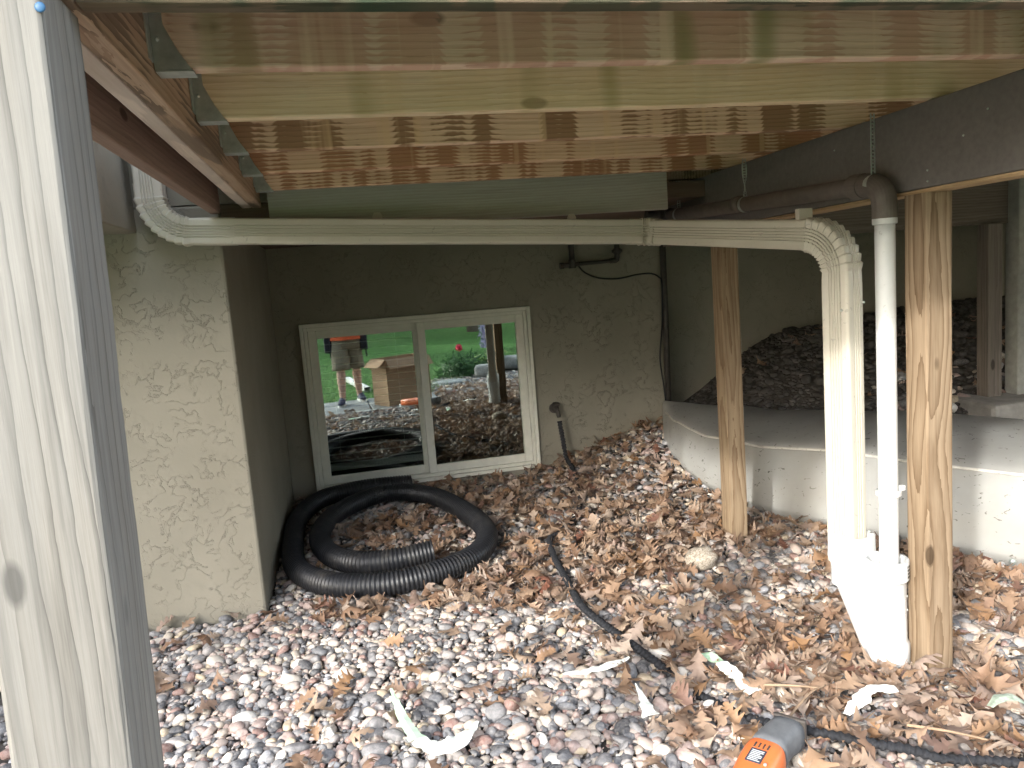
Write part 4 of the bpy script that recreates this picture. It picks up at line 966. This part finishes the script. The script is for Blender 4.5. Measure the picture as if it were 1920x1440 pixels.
# ------------------------------------------------------------------ fallen oak leaves
def leafshape(seed):
    r_ = random.Random(seed); st = []; lob = r_.choice((3, 3, 4)); 
    st.append((-.22, .012)); st.append((-.02, .014)); st.append((.05, .05))
    for k in range(lob):
        t0 = .08 + .78 * k / lob; wmax = [.20, .32, .36, .27][k if lob == 4 else min(3, k + 1)] * r_.uniform(.8, 1.2)
        st += [(t0 + .07, wmax * .6), (t0 + .13, wmax * .95), (t0 + .185, wmax), (t0 + .21, wmax * .6), (t0 + .235, .10 * r_.uniform(.7, 1.5))]
    st += [(.90, .13), (.96, .10), (1.03, .008)]
    rows = []
    for t, ww in st:
        fw = .22 * ww
        rows.append([(t + fw * 1.5, -ww * r_.uniform(.85, 1.1)), (t + fw * .4, -ww * .5), (t, 0), (t + fw * .4, ww * .5), (t + fw * 1.5, ww * r_.uniform(.85, 1.1))])
    A = np.array(rows); x, y = A[..., 0], A[..., 1]
    c1, c2, tw = r_.uniform(-1.3, 2.0), r_.uniform(-1.2, 2.2), r_.uniform(-1.3, 1.3)
    z_ = c1 * .5 * (x - .5) ** 2 + c2 * 1.6 * y * y + tw * (x - .4) * y + .05 * np.sin(x * 9 + seed) * np.abs(y) * 5
    z_[0:2] += .02
    V = np.stack([x - .45, y, z_], -1).reshape(-1, 3); n = len(st)
    F = np.array([[i * 5 + j, i * 5 + j + 1, (i + 1) * 5 + j + 1, (i + 1) * 5 + j] for i in range(n - 1) for j in range(4)]); return V, F
def leafdens(x, y):
    d_ = .05
    if y < 2.85: d_ = .05 + .95 * smooth01(.62, 1.05, x + .12 * pnoise(Vector((x * 3, y * 3, 1))))
    if y < 1.35: d_ = .8 * smooth01(.9, 1.3, x)
    if 2.75 < y < 3.75: d_ = max(d_, .85 * smooth01(.15, .5, x) * smooth01(2.75, 3.0, y + .25 * smooth01(.6, 1.0, x)))
    if 3.02 < y < 3.25 and -.25 < x < .6: d_ = .7
    if y >= 3.7: d_ = .42
    if 1.02 < x < 1.55 and 2.38 < y < 2.92: d_ *= .22
    if 1.5 < x < 2.1 and 2.45 < y < 3.2: d_ *= .3
    if x > 1.9 and y < 2.5: d_ = .75 if pnoise(Vector((x * 2.4, y * 2.4, 7))) > -.1 else .15
    if y < .7: d_ = .35 if x > 1.3 else 0
    if x > 2.5 and y > 2.3 or x > 2.2 and y > 4.0: d_ = .03
    return d_ * (.45 + .9 * max(0, .5 + pnoise(Vector((x * 4.2, y * 4.2, 3)))))
LV, LF, off = [], [], 0
shapes = [leafshape(s) for s in range(40)]
byshape = {}
cand = jgrid(-.9, 4.6, -1.0, 5.2, 600); cnt = 0
for x, y in cand:
    if random.random() > leafdens(x, y): continue
    if hidden(np.array([[x, y]]))[0]: continue
    # keep the boat, the coil and the loose things clear of leaves
    rel = Vector((x, y, 0)) - ax0; t_ = rel.dot(axd)
    if 0 < t_ < 3.6 and abs(rel.dot(axn)) < prof1(t_, WID) + .03: continue
    if (x - 1.405) ** 2 + (y - 3.0) ** 2 < .075 ** 2 or (x - 1.70) ** 2 / 1 + (y - 1.98) ** 2 < .06 ** 2: continue
    if any((x - a) ** 2 + (y - b) ** 2 < .05 ** 2 for a, b in ((.12, 2.03), (.19, 2.03), (.70, 2.27), (.745, 2.0), (1.05, 2.17), (1.065, 2.02), (1.30, 1.79), (1.38, 1.81), (.06, 2.14), (1.65, 1.66))): continue
    tp = (Vector((x, y, 0)) - Vector((ta.x, ta.y, 0))); td2 = Vector((td.x, td.y, 0)).normalized(); tt = tp.dot(td2)
    if -.1 < tt < .46 and abs(tp.dot(Vector((tn.x, tn.y, 0)))) < .075: continue
    hose_hit = False
    for a, b in zip(hp, hp[1:]):
        if (x - (a[0] + b[0]) / 2) ** 2 + (y - (a[1] + b[1]) / 2) ** 2 < .13 ** 2: hose_hit = True; break
    if hose_hit: continue
    nearhose = abs(x - np.interp(y, [1.9, 2.27, 2.42, 2.58, 2.78, 3.05, 3.35, 3.58, 3.72], [1.0, .88, .845, .81, .785, .805, .83, .875, .98])) < .05 and 1.9 < y < 3.75 and not (2.38 < y < 2.5)
    nearhose = nearhose or (1.04 < x < 1.33 and abs(y - np.interp(x, [1.045, 1.10, 1.17, 1.24, 1.30], [1.815, 1.745, 1.685, 1.635, 1.60])) < .045) or (x > 1.36 and abs(y - np.interp(x, [1.345, 1.44, 1.6, 1.9], [1.545, 1.50, 1.44, 1.38])) < .05)
    if nearhose and random.random() < .75: continue
    s = random.randrange(40); Vb, Fb = shapes[s]; sz = random.uniform(.062, .112)
    e = Euler((random.gauss(0, .36), random.gauss(0, .32), random.uniform(0, 6.283)))
    if random.random() < .4: e.x += math.pi
    m_ = np.array(e.to_matrix()); V = (Vb * sz) @ m_.T
    zb = gz(x, y) + random.uniform(.026, .036)
    lo = V[:, 2].min(); V[:, 2] += zb - lo * .62; V[:, 0] += x; V[:, 1] += y
    LV.append(V); LF.append(Fb + off); off += len(V); cnt += 1
o = npmesh('leaf_litter', np.concatenate(LV), np.concatenate(LF), LEAF); tag(o, kind='stuff'); o['label'] = 'dry brown oak leaves strewn over the gravel'
print('leaves', cnt, 'stones faces', sum(len(f) for f in Fl))

# ------------------------------------------------------------------ unseen trees added to block sky and sun
TREELEAF = greens('tree_leaves', [(.03, .075, .02), (.05, .11, .03), (.07, .14, .035)])
BARK = plain('bark', (.09, .07, .055), .9, .1, var=.3)
def make_blocker_tree(label, h, rad, seed, n=5200, low=.20):
    rr_ = random.Random(seed); t = thing('blocker_tree', label, 'blocker_tree', (0, 0, -.15), 0, 'trees added out of view to block light')
    bm = NB(); tube(bm, [(0, 0, -.2), (.03, .02, h * .3), (-.05, .05, h * .6), (.02, 0, h * .9)], [.2, .15, .10, .03], 10)
    for k in range(9):
        a = rr_.uniform(0, 6.28); z0 = h * rr_.uniform(.2, .7); l_ = rad * rr_.uniform(.5, .9)
        tube(bm, [(0, 0, z0), (math.cos(a) * l_ * .5, math.sin(a) * l_ * .5, z0 + l_ * .35), (math.cos(a) * l_, math.sin(a) * l_, z0 + l_ * .5)], [.06, .04, .015], 6)
    part('trunk', bm, BARK, t, local=True)
    cl = []
    for k in range(46):
        z_ = h * rr_.uniform(low, .97); f_ = math.sqrt(max(.05, 1 - ((z_ / h - .48) / .55) ** 2)); a = rr_.uniform(0, 6.28); q = rad * f_ * rr_.uniform(.35, .95)
        cl.append((math.cos(a) * q, math.sin(a) * q, z_, rr_.uniform(.5, .95) * rad * .34))
    V = []
    for k in range(n):
        c = cl[k % len(cl)]; d_ = Vector((rr_.gauss(0, 1), rr_.gauss(0, 1), rr_.gauss(0, 1))).normalized() * c[3] * rr_.uniform(.45, 1)
        p = Vector(c[:3]) + d_; u = Vector((rr_.gauss(0, 1), rr_.gauss(0, 1), rr_.gauss(0, .6))).normalized(); v = u.orthogonal().normalized(); l_ = rr_.uniform(.14, .30)
        V += [p + u * l_, p + v * l_ * .6, p - u * l_, p - v * l_ * .6]
    o = npmesh('crown', np.array([v[:] for v in V]), np.arange(n * 4).reshape(-1, 4), TREELEAF, False); o.parent = t
    return t
proto = make_blocker_tree('broad leafy crown on a trunk, added out of view to block sky light', 11.0, 4.0, 3)
spots = [(-2.8, -13.5), (4.75, -15), (13.5, 6.0), (-13.7, -4.3), (-16.8, -2.2)]  # added positions that hold sky light and sun off the house
for i, (x, y) in enumerate(spots):
    t = proto if i == 0 else copytree(proto)
    t.location = (x, y, -.2); t.rotation_euler.z = i * 1.7; q = 1 + .08 * math.sin(i * 2.3); t.scale = (q, q, q)
t = copytree(proto); t.location = (-10.1, -3.1, -.2); t.rotation_euler.z = 4; t.scale = (.9, .9, .9); t['label'] = 'leafy crown on a trunk, added out of view to shade the pier'  # added to keep sun off the pier and the rear gravel
far = make_blocker_tree('dense bushy crown in a row added beyond the lawn to block low sky', 9.0, 3.9, 21, 4200, .05)
for i in range(13):  # row added to cut low sky light on the recessed wall
    t = far if i == 0 else copytree(far)
    t.location = (-30 + 5.2 * i, -25 + 1.3 * math.sin(i * 1.9), -.2); t.rotation_euler.z = i * 2.1; q = 1 + .1 * math.sin(i * 3.1); t.scale = (q, q, q)
